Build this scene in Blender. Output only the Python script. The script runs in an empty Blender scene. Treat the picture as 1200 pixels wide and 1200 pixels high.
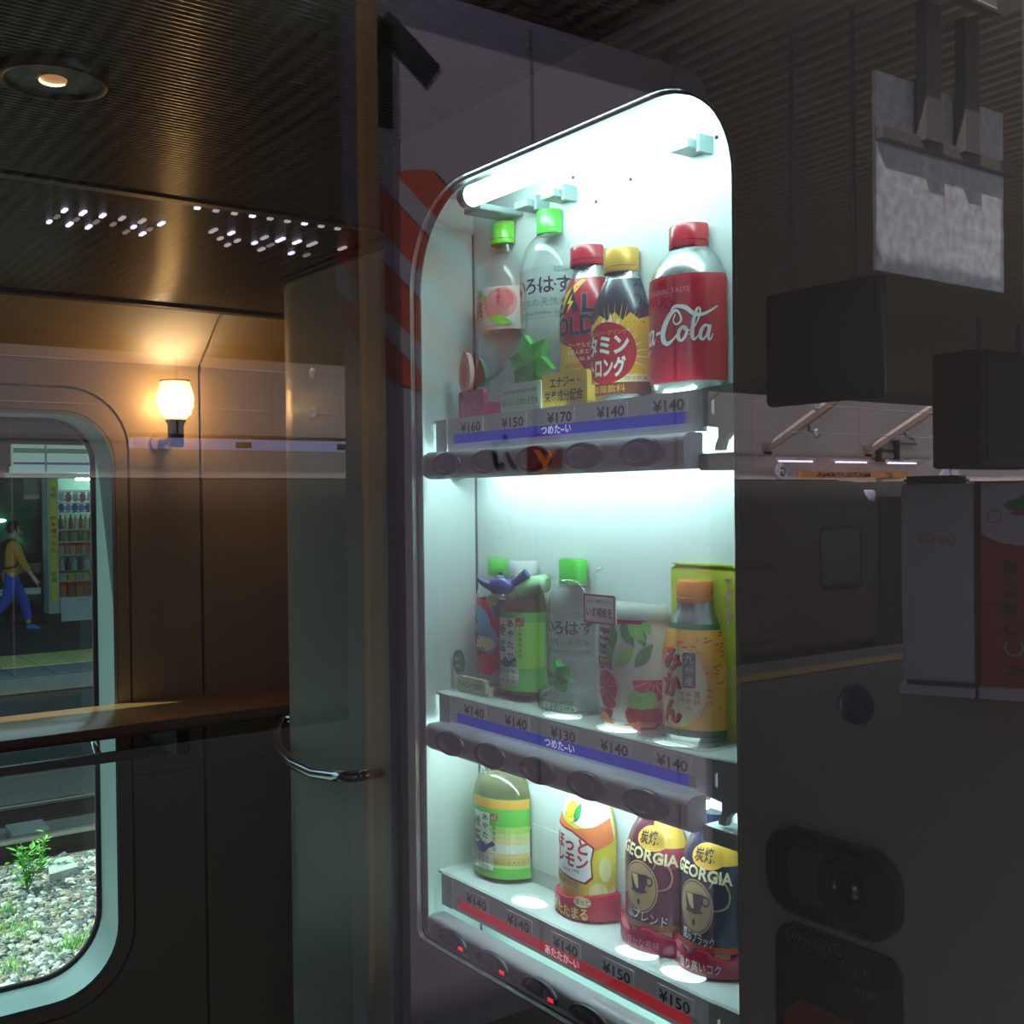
import bpy, bmesh, math, random
from mathutils import Vector, Matrix
from mathutils.geometry import tessellate_polygon
random.seed(7)
scene = bpy.context.scene
COL = scene.collection
PI = math.pi

# ------------------------------------------------------------------ camera, sky, sun, exposure
cam_d = bpy.data.cameras.new('camera')
cam = bpy.data.objects.new('camera', cam_d)
COL.objects.link(cam)
scene.camera = cam
cam_d.sensor_fit = 'HORIZONTAL'
cam_d.sensor_width = 36.0
cam_d.lens = 36.0 * 1320.88 / 1200.0
cam_d.clip_start = 0.02
cam_d.clip_end = 300
_yaw, _pit, _rol = math.radians(35.992), math.radians(-0.5677), math.radians(-0.6585)
_f = Vector((math.sin(_yaw) * math.cos(_pit), math.cos(_yaw) * math.cos(_pit), math.sin(_pit)))
_r = Vector((math.cos(_yaw), -math.sin(_yaw), 0))
_u = _r.cross(_f)
_r2 = _r * math.cos(_rol) + _u * math.sin(_rol)
_u2 = -_r * math.sin(_rol) + _u * math.cos(_rol)
cam.matrix_world = Matrix(((_r2.x, _u2.x, -_f.x, 0), (_r2.y, _u2.y, -_f.y, 0), (_r2.z, _u2.z, -_f.z, 1.5), (0, 0, 0, 1)))

world = bpy.data.worlds.new('sky')
scene.world = world
world.use_nodes = True
_bg = world.node_tree.nodes['Background']
_bg.inputs[0].default_value = (0.72, 0.83, 1.0, 1)
_bg.inputs[1].default_value = 1.8
sun_d = bpy.data.lights.new('sun', 'SUN')
sun = bpy.data.objects.new('sun', sun_d)
COL.objects.link(sun)
sun_d.energy = 10.0
sun_d.angle = math.radians(0.6)
sun_d.color = (1.0, 0.96, 0.9)
sun.rotation_euler = Vector((0.60, -0.33, -1.0)).to_track_quat('-Z', 'Y').to_euler()

vs = scene.view_settings
vs.view_transform = 'Standard'
vs.look = 'None'
vs.exposure = 0.0
vs.gamma = 1.0
vs.use_curve_mapping = False
scene.cycles.max_bounces = 10
scene.cycles.transparent_max_bounces = 16
scene.cycles.sample_clamp_indirect = 4.0
scene.cycles.caustics_reflective = False
scene.cycles.caustics_refractive = False

# ------------------------------------------------------------------ materials
def lin(c):
    out = []
    for v in c:
        v = v / 255.0
        out.append(v / 12.92 if v <= 0.04045 else ((v + 0.055) / 1.055) ** 2.4)
    return (out[0], out[1], out[2], 1.0)

_mats = {}
def mat(name, col, rough=0.5, metal=0.0, var=0.0, scale=30.0, bump=0.0, spec=0.5, emit=None, estr=0.0, coat=0.0):
    if name in _mats:
        return _mats[name]
    m = bpy.data.materials.new(name)
    m.use_nodes = True
    nt = m.node_tree
    b = nt.nodes['Principled BSDF']
    c = lin(col)
    b.inputs['Base Color'].default_value = c
    b.inputs['Roughness'].default_value = rough
    b.inputs['Metallic'].default_value = metal
    b.inputs['Specular IOR Level'].default_value = spec
    b.inputs['Coat Weight'].default_value = coat
    if var or bump:
        tc = nt.nodes.new('ShaderNodeTexCoord')
        no = nt.nodes.new('ShaderNodeTexNoise')
        no.inputs['Scale'].default_value = scale
        no.inputs['Detail'].default_value = 5
        nt.links.new(tc.outputs['Object'], no.inputs['Vector'])
        if var:
            rp = nt.nodes.new('ShaderNodeValToRGB')
            rp.color_ramp.elements[0].position = 0.3
            rp.color_ramp.elements[1].position = 0.7
            rp.color_ramp.elements[0].color = tuple(max(0, v * (1 - var)) for v in c[:3]) + (1,)
            rp.color_ramp.elements[1].color = tuple(min(1, v * (1 + var)) for v in c[:3]) + (1,)
            nt.links.new(no.outputs['Fac'], rp.inputs['Fac'])
            nt.links.new(rp.outputs['Color'], b.inputs['Base Color'])
        if bump:
            bp = nt.nodes.new('ShaderNodeBump')
            bp.inputs['Strength'].default_value = bump
            bp.inputs['Distance'].default_value = 0.004
            nt.links.new(no.outputs['Fac'], bp.inputs['Height'])
            nt.links.new(bp.outputs['Normal'], b.inputs['Normal'])
    if emit:
        b.inputs['Emission Color'].default_value = lin(emit)
        b.inputs['Emission Strength'].default_value = estr
    _mats[name] = m
    return m

def glow(name, col, strength):
    return mat(name, (240, 240, 240), 0.5, emit=col, estr=strength)

def thin_glass(name, tint=(255, 255, 255), f0=0.085, power=3.5, rough=0.0, milk=0.0, milkcol=(255, 255, 255)):
    """A pane too thin to bend light: what is behind it tinted, plus a mirror share that grows at grazing angles."""
    if name in _mats:
        return _mats[name]
    m = bpy.data.materials.new(name)
    m.use_nodes = True
    nt = m.node_tree
    nt.nodes.clear()
    N = nt.nodes.new
    out = N('ShaderNodeOutputMaterial')
    mix = N('ShaderNodeMixShader')
    tr = N('ShaderNodeBsdfTransparent')
    tr.inputs[0].default_value = lin(tint)
    gl = N('ShaderNodeBsdfGlossy')
    gl.inputs['Roughness'].default_value = rough
    gl.inputs['Color'].default_value = (1, 1, 1, 1)
    lw = N('ShaderNodeLayerWeight')
    lw.inputs['Blend'].default_value = 0.5
    pw = N('ShaderNodeMath'); pw.operation = 'POWER'; pw.inputs[1].default_value = power
    ma = N('ShaderNodeMath'); ma.operation = 'MULTIPLY_ADD'
    ma.inputs[1].default_value = 1 - f0
    ma.inputs[2].default_value = f0
    nt.links.new(lw.outputs['Facing'], pw.inputs[0])
    nt.links.new(pw.outputs[0], ma.inputs[0])
    nt.links.new(ma.outputs[0], mix.inputs[0])
    base = tr.outputs[0]
    if milk:
        df = N('ShaderNodeBsdfDiffuse')
        df.inputs[0].default_value = lin(milkcol)
        tl = N('ShaderNodeBsdfTranslucent')
        tl.inputs[0].default_value = lin(milkcol)
        m0 = N('ShaderNodeMixShader'); m0.inputs[0].default_value = 0.5
        nt.links.new(df.outputs[0], m0.inputs[1]); nt.links.new(tl.outputs[0], m0.inputs[2])
        m1 = N('ShaderNodeMixShader'); m1.inputs[0].default_value = milk
        nt.links.new(base, m1.inputs[1]); nt.links.new(m0.outputs[0], m1.inputs[2])
        base = m1.outputs[0]
    nt.links.new(base, mix.inputs[1])
    nt.links.new(gl.outputs[0], mix.inputs[2])
    nt.links.new(mix.outputs[0], out.inputs[0])
    _mats[name] = m
    return m

# ------------------------------------------------------------------ object helpers
_wl = {}
def thing(name, label, cat, loc=(0, 0, 0), rotz=0.0, group=None):
    o = bpy.data.objects.new(name, None)
    COL.objects.link(o)
    o.empty_display_size = 0.05
    o.location = loc
    o.rotation_euler = (0, 0, rotz)
    o['label'] = label
    o['category'] = cat
    if group:
        o['group'] = group
    _wl[o.name] = Vector(loc)
    return o

def tag(o, label, cat, group=None):
    o['label'] = label
    o['category'] = cat
    if group:
        o['group'] = group
    return o

def obj(name, bm, m, parent=None, smooth=False, local=False, kind=None, label=None, recalc=True):
    """Link a bmesh as one object. Coordinates are world ones unless local=True (then in the parent's frame)."""
    if recalc:
        bmesh.ops.recalc_face_normals(bm, faces=bm.faces)
    me = bpy.data.meshes.new(name)
    if parent is not None and not local:
        bmesh.ops.translate(bm, verts=bm.verts, vec=-_wl[parent.name])
    bm.to_mesh(me)
    bm.free()
    for mm in (m if isinstance(m, (list, tuple)) else [m]):
        me.materials.append(mm)
    if smooth is True:
        for p in me.polygons:
            p.use_smooth = True
    o = bpy.data.objects.new(name, me)
    COL.objects.link(o)
    if parent is not None:
        o.parent = parent
        _wl[o.name] = _wl[parent.name]
    else:
        _wl[o.name] = Vector((0, 0, 0))
    if smooth == 'auto':
        for p in me.polygons:
            p.use_smooth = True
        try:
            me.set_sharp_from_angle(angle=math.radians(38))
        except Exception:
            pass
    if kind:
        o['kind'] = kind
    if label:
        o['label'] = label
    return o

def place(o, v):
    """Give a mesh thing an origin at its base v (world)."""
    v = Vector(v)
    o.data.transform(Matrix.Translation(-v))
    o.location = v
    _wl[o.name] = v
    return o

def newbm():
    return bmesh.new()

def add_box(bm, x0, x1, y0, y1, z0, z1, bevel=0.0):
    vs_ = [bm.verts.new((x, y, z)) for x in (x0, x1) for y in (y0, y1) for z in (z0, z1)]
    fs = [(0, 1, 3, 2), (4, 6, 7, 5), (0, 4, 5, 1), (2, 3, 7, 6), (0, 2, 6, 4), (1, 5, 7, 3)]
    faces = [bm.faces.new([vs_[i] for i in f]) for f in fs]
    if bevel:
        es = list({e for f in faces for e in f.edges})
        bmesh.ops.bevel(bm, geom=es, offset=bevel, segments=2, affect='EDGES', profile=0.5)
    return bm

def bx(*a, **k):
    return add_box(newbm(), *a, **k)

def add_obox(bm, c, r, d, h, sx, sy, sz):
    """Box centred at c with half-size vectors along r, d, h."""
    c, r, d, h = Vector(c), Vector(r).normalized() * sx / 2, Vector(d).normalized() * sy / 2, Vector(h).normalized() * sz / 2
    vs_ = [bm.verts.new(c + r * i + d * j + h * k) for i in (-1, 1) for j in (-1, 1) for k in (-1, 1)]
    for f in [(0, 1, 3, 2), (4, 6, 7, 5), (0, 4, 5, 1), (2, 3, 7, 6), (0, 2, 6, 4), (1, 5, 7, 3)]:
        bm.faces.new([vs_[i] for i in f])
    return bm

def add_tube(bm, pts, rad, seg=10, cap=True):
    pts = [Vector(p) for p in pts]
    n = len(pts)
    rads = rad if isinstance(rad, (list, tuple)) else [rad] * n
    rings = []
    side = None
    for i, p in enumerate(pts):
        t = (pts[min(i + 1, n - 1)] - pts[max(i - 1, 0)]).normalized()
        if side is None:
            a = Vector((0, 0, 1)) if abs(t.z) < 0.9 else Vector((1, 0, 0))
            side = t.cross(a).normalized()
        else:
            side = (side - t * side.dot(t)).normalized()
        up = t.cross(side).normalized()
        rings.append([bm.verts.new(p + (side * math.cos(2 * PI * k / seg) + up * math.sin(2 * PI * k / seg)) * rads[i]) for k in range(seg)])
    for a, b in zip(rings, rings[1:]):
        for k in range(seg):
            bm.faces.new((a[k], a[(k + 1) % seg], b[(k + 1) % seg], b[k]))
    if cap:
        bm.faces.new(rings[0][::-1])
        bm.faces.new(rings[-1])
    return bm

def tube(pts, rad, seg=10):
    return add_tube(newbm(), pts, rad, seg)

def add_lathe(bm, prof, seg=32, flat=None, c=(0, 0, 0), sx=1.0, sy=1.0):
    """Revolve (r, z) pairs about the vertical. flat: clamp y so that the back half is cut off (a half-shell sample)."""
    c = Vector(c)
    rings = []
    for r_, z in prof:
        ring = []
        if r_ < 1e-6:
            ring = [bm.verts.new(c + Vector((0, 0, z)))] * seg
        else:
            for k in range(seg):
                a = 2 * PI * k / seg
                x, y = r_ * math.sin(a) * sx, -r_ * math.cos(a) * sy
                if flat is not None and y > flat:
                    y = flat
                ring.append(bm.verts.new(c + Vector((x, y, z))))
        rings.append(ring)
    for a, b in zip(rings, rings[1:]):
        for k in range(seg):
            q = [a[k], a[(k + 1) % seg], b[(k + 1) % seg], b[k]]
            u = []
            for v in q:
                if v not in u:
                    u.append(v)
            if len(u) > 2:
                try:
                    bm.faces.new(u)
                except ValueError:
                    pass
    return bm

def lathe(prof, **k):
    return add_lathe(newbm(), prof, **k)

def rrect(u0, u1, v0, v1, r, n=8):
    """Rounded rectangle outline, counter-clockwise; r a number or (bottom-left, bottom-right, top-right, top-left)."""
    rr = r if isinstance(r, (list, tuple)) else (r, r, r, r)
    pts = []
    for (cu, cv, a0, q) in ((u0 + rr[0], v0 + rr[0], PI, rr[0]), (u1 - rr[1], v0 + rr[1], 1.5 * PI, rr[1]), (u1 - rr[2], v1 - rr[2], 0, rr[2]), (u0 + rr[3], v1 - rr[3], 0.5 * PI, rr[3])):
        m_ = n if q > 0 else 0
        for i in range(m_ + 1):
            a = a0 + 0.5 * PI * (i / m_ if m_ else 0)
            pts.append((cu + q * math.cos(a), cv + q * math.sin(a)))
    return pts

def add_plate(bm, loops, t, f):
    """Plate from 2-D loops (outer, then holes), thickness t; f(u, v, w) gives the 3-D point, w from 0 to t."""
    flat_ = [p for lp in loops for p in lp]
    tris = tessellate_polygon([[Vector((p[0], p[1], 0)) for p in lp] for lp in loops])
    a = [bm.verts.new(f(p[0], p[1], 0)) for p in flat_]
    b = [bm.verts.new(f(p[0], p[1], t)) for p in flat_] if t else None
    for tr in tris:
        try:
            bm.faces.new([a[i] for i in tr])
            if t:
                bm.faces.new([b[i] for i in tr[::-1]])
        except ValueError:
            pass
    if t:
        o = 0
        for lp in loops:
            n = len(lp)
            for i in range(n):
                j = (i + 1) % n
                try:
                    bm.faces.new((a[o + i], a[o + j], b[o + j], b[o + i]))
                except ValueError:
                    pass
            o += n
    return bm

def plate(loops, t, f):
    return add_plate(newbm(), loops, t, f)

# ------------------------------------------------------------------ prints (flat lettering and pictures laid on surfaces)
_txt = {}
def text2d(s, size, bold=0.0):
    key = (s, bold)
    if key not in _txt:
        cu = bpy.data.curves.new('lettering', 'FONT')
        cu.body = s
        cu.size = 1
        cu.resolution_u = 2
        cu.offset = bold
        ob = bpy.data.objects.new('lettering', cu)
        COL.objects.link(ob)
        dg = bpy.context.evaluated_depsgraph_get()
        me = bpy.data.meshes.new_from_object(ob.evaluated_get(dg))
        vv = [(v.co.x, v.co.y) for v in me.vertices]
        ff = [tuple(p.vertices) for p in me.polygons]
        bpy.data.objects.remove(ob)
        bpy.data.meshes.remove(me)
        x0, x1 = min(v[0] for v in vv), max(v[0] for v in vv)
        _txt[key] = ([(x - (x0 + x1) / 2, y - 0.36) for x, y in vv], ff, x1 - x0)
    vv, ff, w = _txt[key]
    return [(x * size, y * size) for x, y in vv], ff, w * size

def T(s, x, z, size, bold=0.0, w=None, rot=0.0, skew=0.0):
    """Text centred at (x, z); w forces the width."""
    vv, ff, ww = text2d(s, size, bold)
    k = w / ww if w else 1.0
    ca, sa = math.cos(rot), math.sin(rot)
    vv = [((a * k + b * skew), b) for a, b in vv]
    return ([(x + a * ca - b * sa, z + a * sa + b * ca) for a, b in vv], ff)

def TV(s, x, z, size, bold=0.0, pitch=1.05, w=None):
    """Text set vertically, characters from top to bottom, starting with its first centre at (x, z)."""
    out = []
    for i, ch in enumerate(s):
        if ch != ' ':
            out.append(T(ch, x, z - i * size * pitch, size, bold, w))
    return out

def Pg(*loops):
    flat_ = [p for lp in loops for p in lp]
    tr = tessellate_polygon([[Vector((p[0], p[1], 0)) for p in lp] for lp in loops])
    return (flat_, [tuple(t) for t in tr])

def R_(x0, x1, z0, z1):
    return ([(x0, z0), (x1, z0), (x1, z1), (x0, z1)], [(0, 1, 2, 3)])

def RR(x0, x1, z0, z1, r):
    return Pg(rrect(x0, x1, z0, z1, r, 4))

def El(cx, cz, rx, rz=None, n=24, rot=0.0):
    rz = rz or rx
    ca, sa = math.cos(rot), math.sin(rot)
    return Pg([(cx + rx * math.cos(2 * PI * i / n) * ca - rz * math.sin(2 * PI * i / n) * sa, cz + rx * math.cos(2 * PI * i / n) * sa + rz * math.sin(2 * PI * i / n) * ca) for i in range(n)])

def Ring(cx, cz, r0, r1, rz0=None, rz1=None, n=28):
    rz0, rz1 = rz0 or r0, rz1 or r1
    v = [(cx + r0 * math.cos(2 * PI * i / n), cz + rz0 * math.sin(2 * PI * i / n)) for i in range(n)] + [(cx + r1 * math.cos(2 * PI * i / n), cz + rz1 * math.sin(2 * PI * i / n)) for i in range(n)]
    return (v, [(i, (i + 1) % n, n + (i + 1) % n, n + i) for i in range(n)])

def Leaf(cx, cz, L, W, rot):
    ca, sa = math.cos(rot), math.sin(rot)
    pts = []
    for i in range(9):
        t = i / 8
        pts.append((t * L, W * math.sin(PI * t) * 0.5 * (1.25 - 0.5 * t)))
    for i in range(7, 0, -1):
        t = i / 8
        pts.append((t * L, -W * math.sin(PI * t) * 0.5 * (1.25 - 0.5 * t)))
    return Pg([(cx + a * ca - b * sa, cz + a * sa + b * ca) for a, b in pts])

def Stroke(pts, wid, sub=5):
    """Brush stroke: a smooth ribbon through pts with a width at each."""
    P = [Vector((p[0], p[1])) for p in pts]
    W = wid if isinstance(wid, (list, tuple)) else [wid] * len(P)
    q, ww = [], []
    n = len(P)
    for i in range(n - 1):
        p0, p1, p2, p3 = P[max(i - 1, 0)], P[i], P[i + 1], P[min(i + 2, n - 1)]
        for k in range(sub):
            t = k / sub
            q.append(0.5 * ((2 * p1) + (p2 - p0) * t + (2 * p0 - 5 * p1 + 4 * p2 - p3) * t * t + (3 * p1 - p0 - 3 * p2 + p3) * t ** 3))
            ww.append(W[i] * (1 - t) + W[i + 1] * t)
    q.append(P[-1]); ww.append(W[-1])
    v, f = [], []
    for i, p in enumerate(q):
        d = (q[min(i + 1, len(q) - 1)] - q[max(i - 1, 0)])
        d = d.normalized() if d.length > 1e-9 else Vector((1, 0))
        nn = Vector((-d.y, d.x)) * ww[i] / 2
        v += [tuple(p + nn), tuple(p - nn)]
    for i in range(len(q) - 1):
        f.append((2 * i, 2 * i + 1, 2 * i + 3, 2 * i + 2))
    return (v, f)

def xf(item, dx=0, dz=0, s=1.0, sx=1.0):
    return ([(a * s * sx + dx, b * s + dz) for a, b in item[0]], item[1])

def script_cola(first=True):
    """The flowing two-word script, one unit per x-height, starting left."""
    A = []
    def big_c(o, swash):
        A.append(Stroke([(o + 1.55, 1.75), (o + 1.25, 2.05), (o + 0.75, 1.75), (o + 0.25, 0.95), (o + 0.15, 0.25), (o + 0.5, -0.12), (o + 1.0, 0.1), (o + 1.4, 0.55)], [0.12, 0.2, 0.34, 0.46, 0.44, 0.3, 0.16, 0.08]))
        A.append(Stroke([(o + 1.55, 1.75), (o + 1.62, 1.35), (o + 1.3, 1.1), (o + 1.05, 1.35), (o + 1.2, 1.8)] , [0.12, 0.16, 0.12, 0.1, 0.1]))
        A.append(Stroke(swash, [0.08, 0.2, 0.3, 0.28, 0.2, 0.08]))
    def o_(o):
        A.append(Stroke([(o + 0.5, 0.95), (o + 0.2, 0.7), (o + 0.1, 0.25), (o + 0.3, 0.0), (o + 0.6, 0.25), (o + 0.72, 0.7), (o + 0.5, 0.95), (o + 0.55, 0.7), (o + 0.95, 0.65)], [0.16, 0.26, 0.28, 0.18, 0.2, 0.2, 0.14, 0.1, 0.07]))
    def c_(o):
        A.append(Stroke([(o + 0.62, 0.72), (o + 0.55, 0.95), (o + 0.25, 0.7), (o + 0.12, 0.25), (o + 0.35, 0.0), (o + 0.8, 0.35)], [0.14, 0.16, 0.24, 0.28, 0.18, 0.07]))
    def a_(o, tail=0.9):
        A.append(Stroke([(o + 0.68, 0.8), (o + 0.5, 0.97), (o + 0.2, 0.65), (o + 0.1, 0.2), (o + 0.28, 0.0), (o + 0.55, 0.3), (o + 0.75, 0.85)], [0.12, 0.16, 0.25, 0.27, 0.18, 0.12, 0.12]))
        A.append(Stroke([(o + 0.82, 0.97), (o + 0.7, 0.45), (o + 0.68, 0.1), (o + 0.85, 0.02), (o + tail + 0.15, 0.4)], [0.26, 0.26, 0.22, 0.14, 0.06]))
    def l_(o):
        A.append(Stroke([(o - 0.05, 0.35), (o + 0.5, 1.2), (o + 0.72, 1.95), (o + 0.5, 2.05), (o + 0.25, 1.3), (o + 0.15, 0.35), (o + 0.28, 0.02), (o + 0.65, 0.35)], [0.07, 0.1, 0.14, 0.18, 0.25, 0.27, 0.18, 0.07]))
    x = 0.0
    if first:
        big_c(0.0, [(-0.4, -0.5), (0.2, -0.55), (1.0, -0.42), (1.9, -0.5), (2.6, -0.55), (3.2, -0.35)])
        o_(1.3); c_(2.2); a_(2.85)
        A.append(Stroke([(4.0, 0.62), (4.5, 0.72)], [0.2, 0.2], 2))
        x = 4.6
    big_c(x, [(x + 0.75, 1.75), (x + 1.1, 2.3), (x + 1.9, 2.2), (x + 2.6, 1.7), (x + 3.3, 1.72), (x + 4.3, 2.25)])
    o_(x + 1.3); l_(x + 2.25); a_(x + 2.85)
    return A

def decal(name, m, items, surf, parent, layer=1, step=None, local=True, label=None, thick=0.00022):
    bm = newbm()
    for v, f in items:
        vv = [bm.verts.new((p[0], p[1], 0)) for p in v]
        for t in f:
            try:
                bm.faces.new([vv[i] for i in t])
            except ValueError:
                pass
    if step:
        xs = [v.co.x for v in bm.verts]
        k0, k1 = int(min(xs) / step) - 1, int(max(xs) / step) + 1
        for k in range(k0, k1 + 1):
            bmesh.ops.bisect_plane(bm, geom=bm.verts[:] + bm.edges[:] + bm.faces[:], plane_co=(k * step, 0, 0), plane_no=(1, 0, 0))
        zs = [v.co.y for v in bm.verts]
        st = 0.006
        for k in range(int(min(zs) / st), int(max(zs) / st) + 1):
            bmesh.ops.bisect_plane(bm, geom=bm.verts[:] + bm.edges[:] + bm.faces[:], plane_co=(0, k * st, 0), plane_no=(0, 1, 0))
    for v in bm.verts:
        v.co = Vector(surf(v.co.x, v.co.y, 0.00035 + thick * layer))
    return obj(name, bm, m, parent, local=local, label=label, recalc=False)

def surf_plane(o, right, normal, up=(0, 0, 1)):
    o, right, normal, up = Vector(o), Vector(right).normalized(), Vector(normal).normalized(), Vector(up).normalized()
    return lambda s, z, e: o + right * s + up * z + normal * e

def surf_prof(prof, r0, flat=None, sx=1.0, sy=1.0):
    """Skin of a lathe: s is arc length at radius r0, z height."""
    def f(s, z, e):
        r_ = prof[-1][0]
        for (ra, za), (rb, zb) in zip(prof, prof[1:]):
            if za <= z <= zb and zb > za:
                r_ = ra + (rb - ra) * (z - za) / (zb - za)
                break
        r_ += e
        a = s / r0
        y = -r_ * math.cos(a) * sy
        if flat is not None and y > flat:
            y = flat
        return (r_ * math.sin(a) * sx, y, z)
    return f

# ------------------------------------------------------------------ the train vestibule (setting)
M_wall = mat('beige wall laminate', (166, 150, 130), 0.36, var=0.04, scale=8)
M_cove = mat('beige cove laminate', (166, 150, 130), 0.7, var=0.04, scale=8, spec=0.2)
M_dark = mat('dark joint rubber', (14, 13, 14), 0.6, var=0.1, scale=60)
M_ceil = mat('dark brown ribbed ceiling', (70, 61, 54), 0.2, var=0.06, scale=12, spec=0.22)
M_trim = mat('black ceiling trim', (20, 18, 20), 0.45, var=0.1)
M_floor = mat('dark vestibule floor', (58, 52, 50), 0.55, var=0.12, scale=40, bump=0.1)
M_wood = mat('varnished counter wood', (176, 118, 66), 0.3, var=0.16, scale=14, coat=0.15)
M_chrome = mat('chrome', (200, 202, 205), 0.12, 1.0, var=0.03)
M_block = mat('pale grey module panel', (168, 165, 156), 0.36, var=0.04, scale=6)
M_body = mat('train outer steel', (150, 150, 152), 0.4, 0.6, var=0.05)
M_frame = mat('window jamb aluminium', (150, 168, 170), 0.32, 0.35, var=0.04)
PANE = thin_glass('vestibule window glass', (250, 252, 250), f0=0.095, power=3.2)
TINT = thin_glass('tinted far window glass', (176, 214, 206), f0=0.06, power=4)

YB = 2.75
CZ = 1.966
def st(name, bm, m, parent=None, **k):
    o = obj(name, bm, m, parent, **k)
    if parent is None:
        o['kind'] = 'structure'
    return o

st('floor', bx(-1.3, 1.9, 0.2, 2.91, -0.06, 0.0), M_floor)
# far side wall: two laminate panels with a dark joint between, window opening, chamfered head
HOLE = rrect(-0.45, 0.82, 0.335, 1.722, (0.16, 0.16, 0.12, 0.12), 10)
GASK = rrect(-0.486, 0.856, 0.30, 1.782, (0.19, 0.19, 0.15, 0.15), 10)
wy = lambda u, v, w: (u, YB + w, v)
wb = st('wall_back', plate([[(-1.3, 0.0), (1.3, 0.0), (1.3, 2.0), (-1.3, 2.0)], HOLE], 0.135, lambda u, v, w: (u, YB + 0.012 + w, v)), M_dark)
GI = rrect(-0.480, 0.850, 0.306, 1.776, (0.184, 0.184, 0.144, 0.144), 10)
obj('panel', plate([[(-1.3, 0.0), (1.029, 0.0), (1.029, 1.845), (-1.3, 1.845)], GASK], 0.012, wy), M_wall, wb)
obj('panel', plate([GI, rrect(-0.452, 0.822, 0.333, 1.724, (0.162, 0.162, 0.122, 0.122), 10)], 0.012, wy), M_wall, wb)
obj('panel', plate([[(1.037, 0.0), (1.3, 0.0), (1.3, 1.845), (1.037, 1.845)]], 0.012, wy), M_wall, wb)
for u0, u1 in ((-1.3, 1.029), (1.037, 1.3)):
    bm = newbm()
    vv = [bm.verts.new(p) for p in ((u0, 2.75, 1.845), (u1, 2.75, 1.845), (u1, 2.588, CZ), (u0, 2.588, CZ), (u0, 2.76, 1.852), (u1, 2.76, 1.852), (u1, 2.60, CZ + 0.006), (u0, 2.60, CZ + 0.006))]
    for f in ((0, 1, 2, 3), (7, 6, 5, 4), (0, 3, 7, 4), (1, 5, 6, 2), (0, 4, 5, 1), (3, 2, 6, 7)):
        bm.faces.new([vv[i] for i in f])
    obj('cove_panel', bm, M_cove, wb)
# window_1: the far window, jamb ring, inner seal, tinted pane
bm = newbm()
hin, hout = HOLE, HOLE
n = len(HOLE)
H2 = rrect(-0.442, 0.812, 0.343, 1.714, (0.152, 0.152, 0.112, 0.112), 10)
add_plate(bm, [HOLE, H2], 0.15, wy)
w1 = st('window_1', bm, M_frame, smooth='auto')
obj('seal', plate([H2, rrect(-0.432, 0.802, 0.353, 1.704, (0.142, 0.142, 0.102, 0.102), 10)], 0.012, lambda u, v, w: (u, YB + 0.135 + w, v)), M_dark, w1)
obj('pane', plate([rrect(-0.43, 0.80, 0.355, 1.702, (0.14, 0.14, 0.10, 0.10), 10)], 0.0, lambda u, v, w: (u, YB + 0.145 + w, v)), TINT, w1)

# platform side wall with the big window we look through
FH = rrect(-0.75, 1.35, 0.62, 2.22, 0.12, 8)
fy = lambda u, v, w: (u, 0.27 + w, v)
wf = st('wall_front', plate([[(-1.3, -0.05), (1.9, -0.05), (1.9, 2.45), (-1.3, 2.45)], FH], 0.16, fy), M_wall)
w2 = st('window_2', plate([FH, rrect(-0.73, 1.33, 0.64, 2.20, 0.10, 8)], 0.05, lambda u, v, w: (u, 0.325 + w, v)), M_dark)
obj('pane', plate([rrect(-0.74, 1.34, 0.63, 2.21, 0.11, 8)], 0.0, lambda u, v, w: (u, 0.35, v)), PANE, w2)
st('wall_left', bx(-1.32, -1.28, 0.2, 2.91, 0, 2.1), M_wall)
st('wall_right', bx(1.27, 1.31, 2.33, 2.75, 0, 2.1), M_wall)
o = st('trim_1', lathe([(0.0, 0.0), (0.006, 0.0), (0.0075, 0.002), (0.006, 0.004), (0.0, 0.004)], seg=14), M_dark)
o.rotation_euler = (0, -PI / 2, 0)
o.location = (1.27, 2.67, 1.44)
st('roof', bx(-1.4, 2.2, 0.25, 2.95, 2.12, 2.5), M_body)
st('wall_end', bx(1.86, 1.90, 0.2, 2.91, 0, 2.12), M_wall)

# ribbed ceiling in two strips with black trims
def ribs(y0, y1, pitch):
    bm = newbm()
    prof = []
    n_ = int((y1 - y0) / pitch)
    for i in range(n_):
        a = y0 + i * pitch
        for t, h in ((0.0, 0.0022), (0.12, 0.0008), (0.3, 0.0001), (0.5, 0.0), (0.7, 0.0001), (0.88, 0.0008)):
            prof.append((a + t * pitch, CZ + h))
    prof.append((y0 + n_ * pitch, CZ + 0.0022))
    A = [bm.verts.new((-1.3, y, z)) for y, z in prof]
    B = [bm.verts.new((1.9, y, z)) for y, z in prof]
    for i in range(len(prof) - 1):
        bm.faces.new((A[i], A[i + 1], B[i + 1], B[i]))
    return bm
c1 = st('ceiling', ribs(0.43, 1.684, 0.0098), M_ceil, recalc=False, smooth=True)
c2 = st('ceiling', ribs(1.706, 2.588, 0.0098), M_ceil, recalc=False, smooth=True)
st('ceiling', bx(-1.3, 1.9, 0.4, 2.75, CZ + 0.012, CZ + 0.03), M_dark)
st('trim_2', bx(-1.3, 1.9, 1.683, 1.707, CZ - 0.003, CZ + 0.006, bevel=0.0015), M_trim)
st('trim_3', bx(-1.3, 1.3, 2.570, 2.604, CZ - 0.010, CZ + 0.008, bevel=0.002), M_trim)

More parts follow.
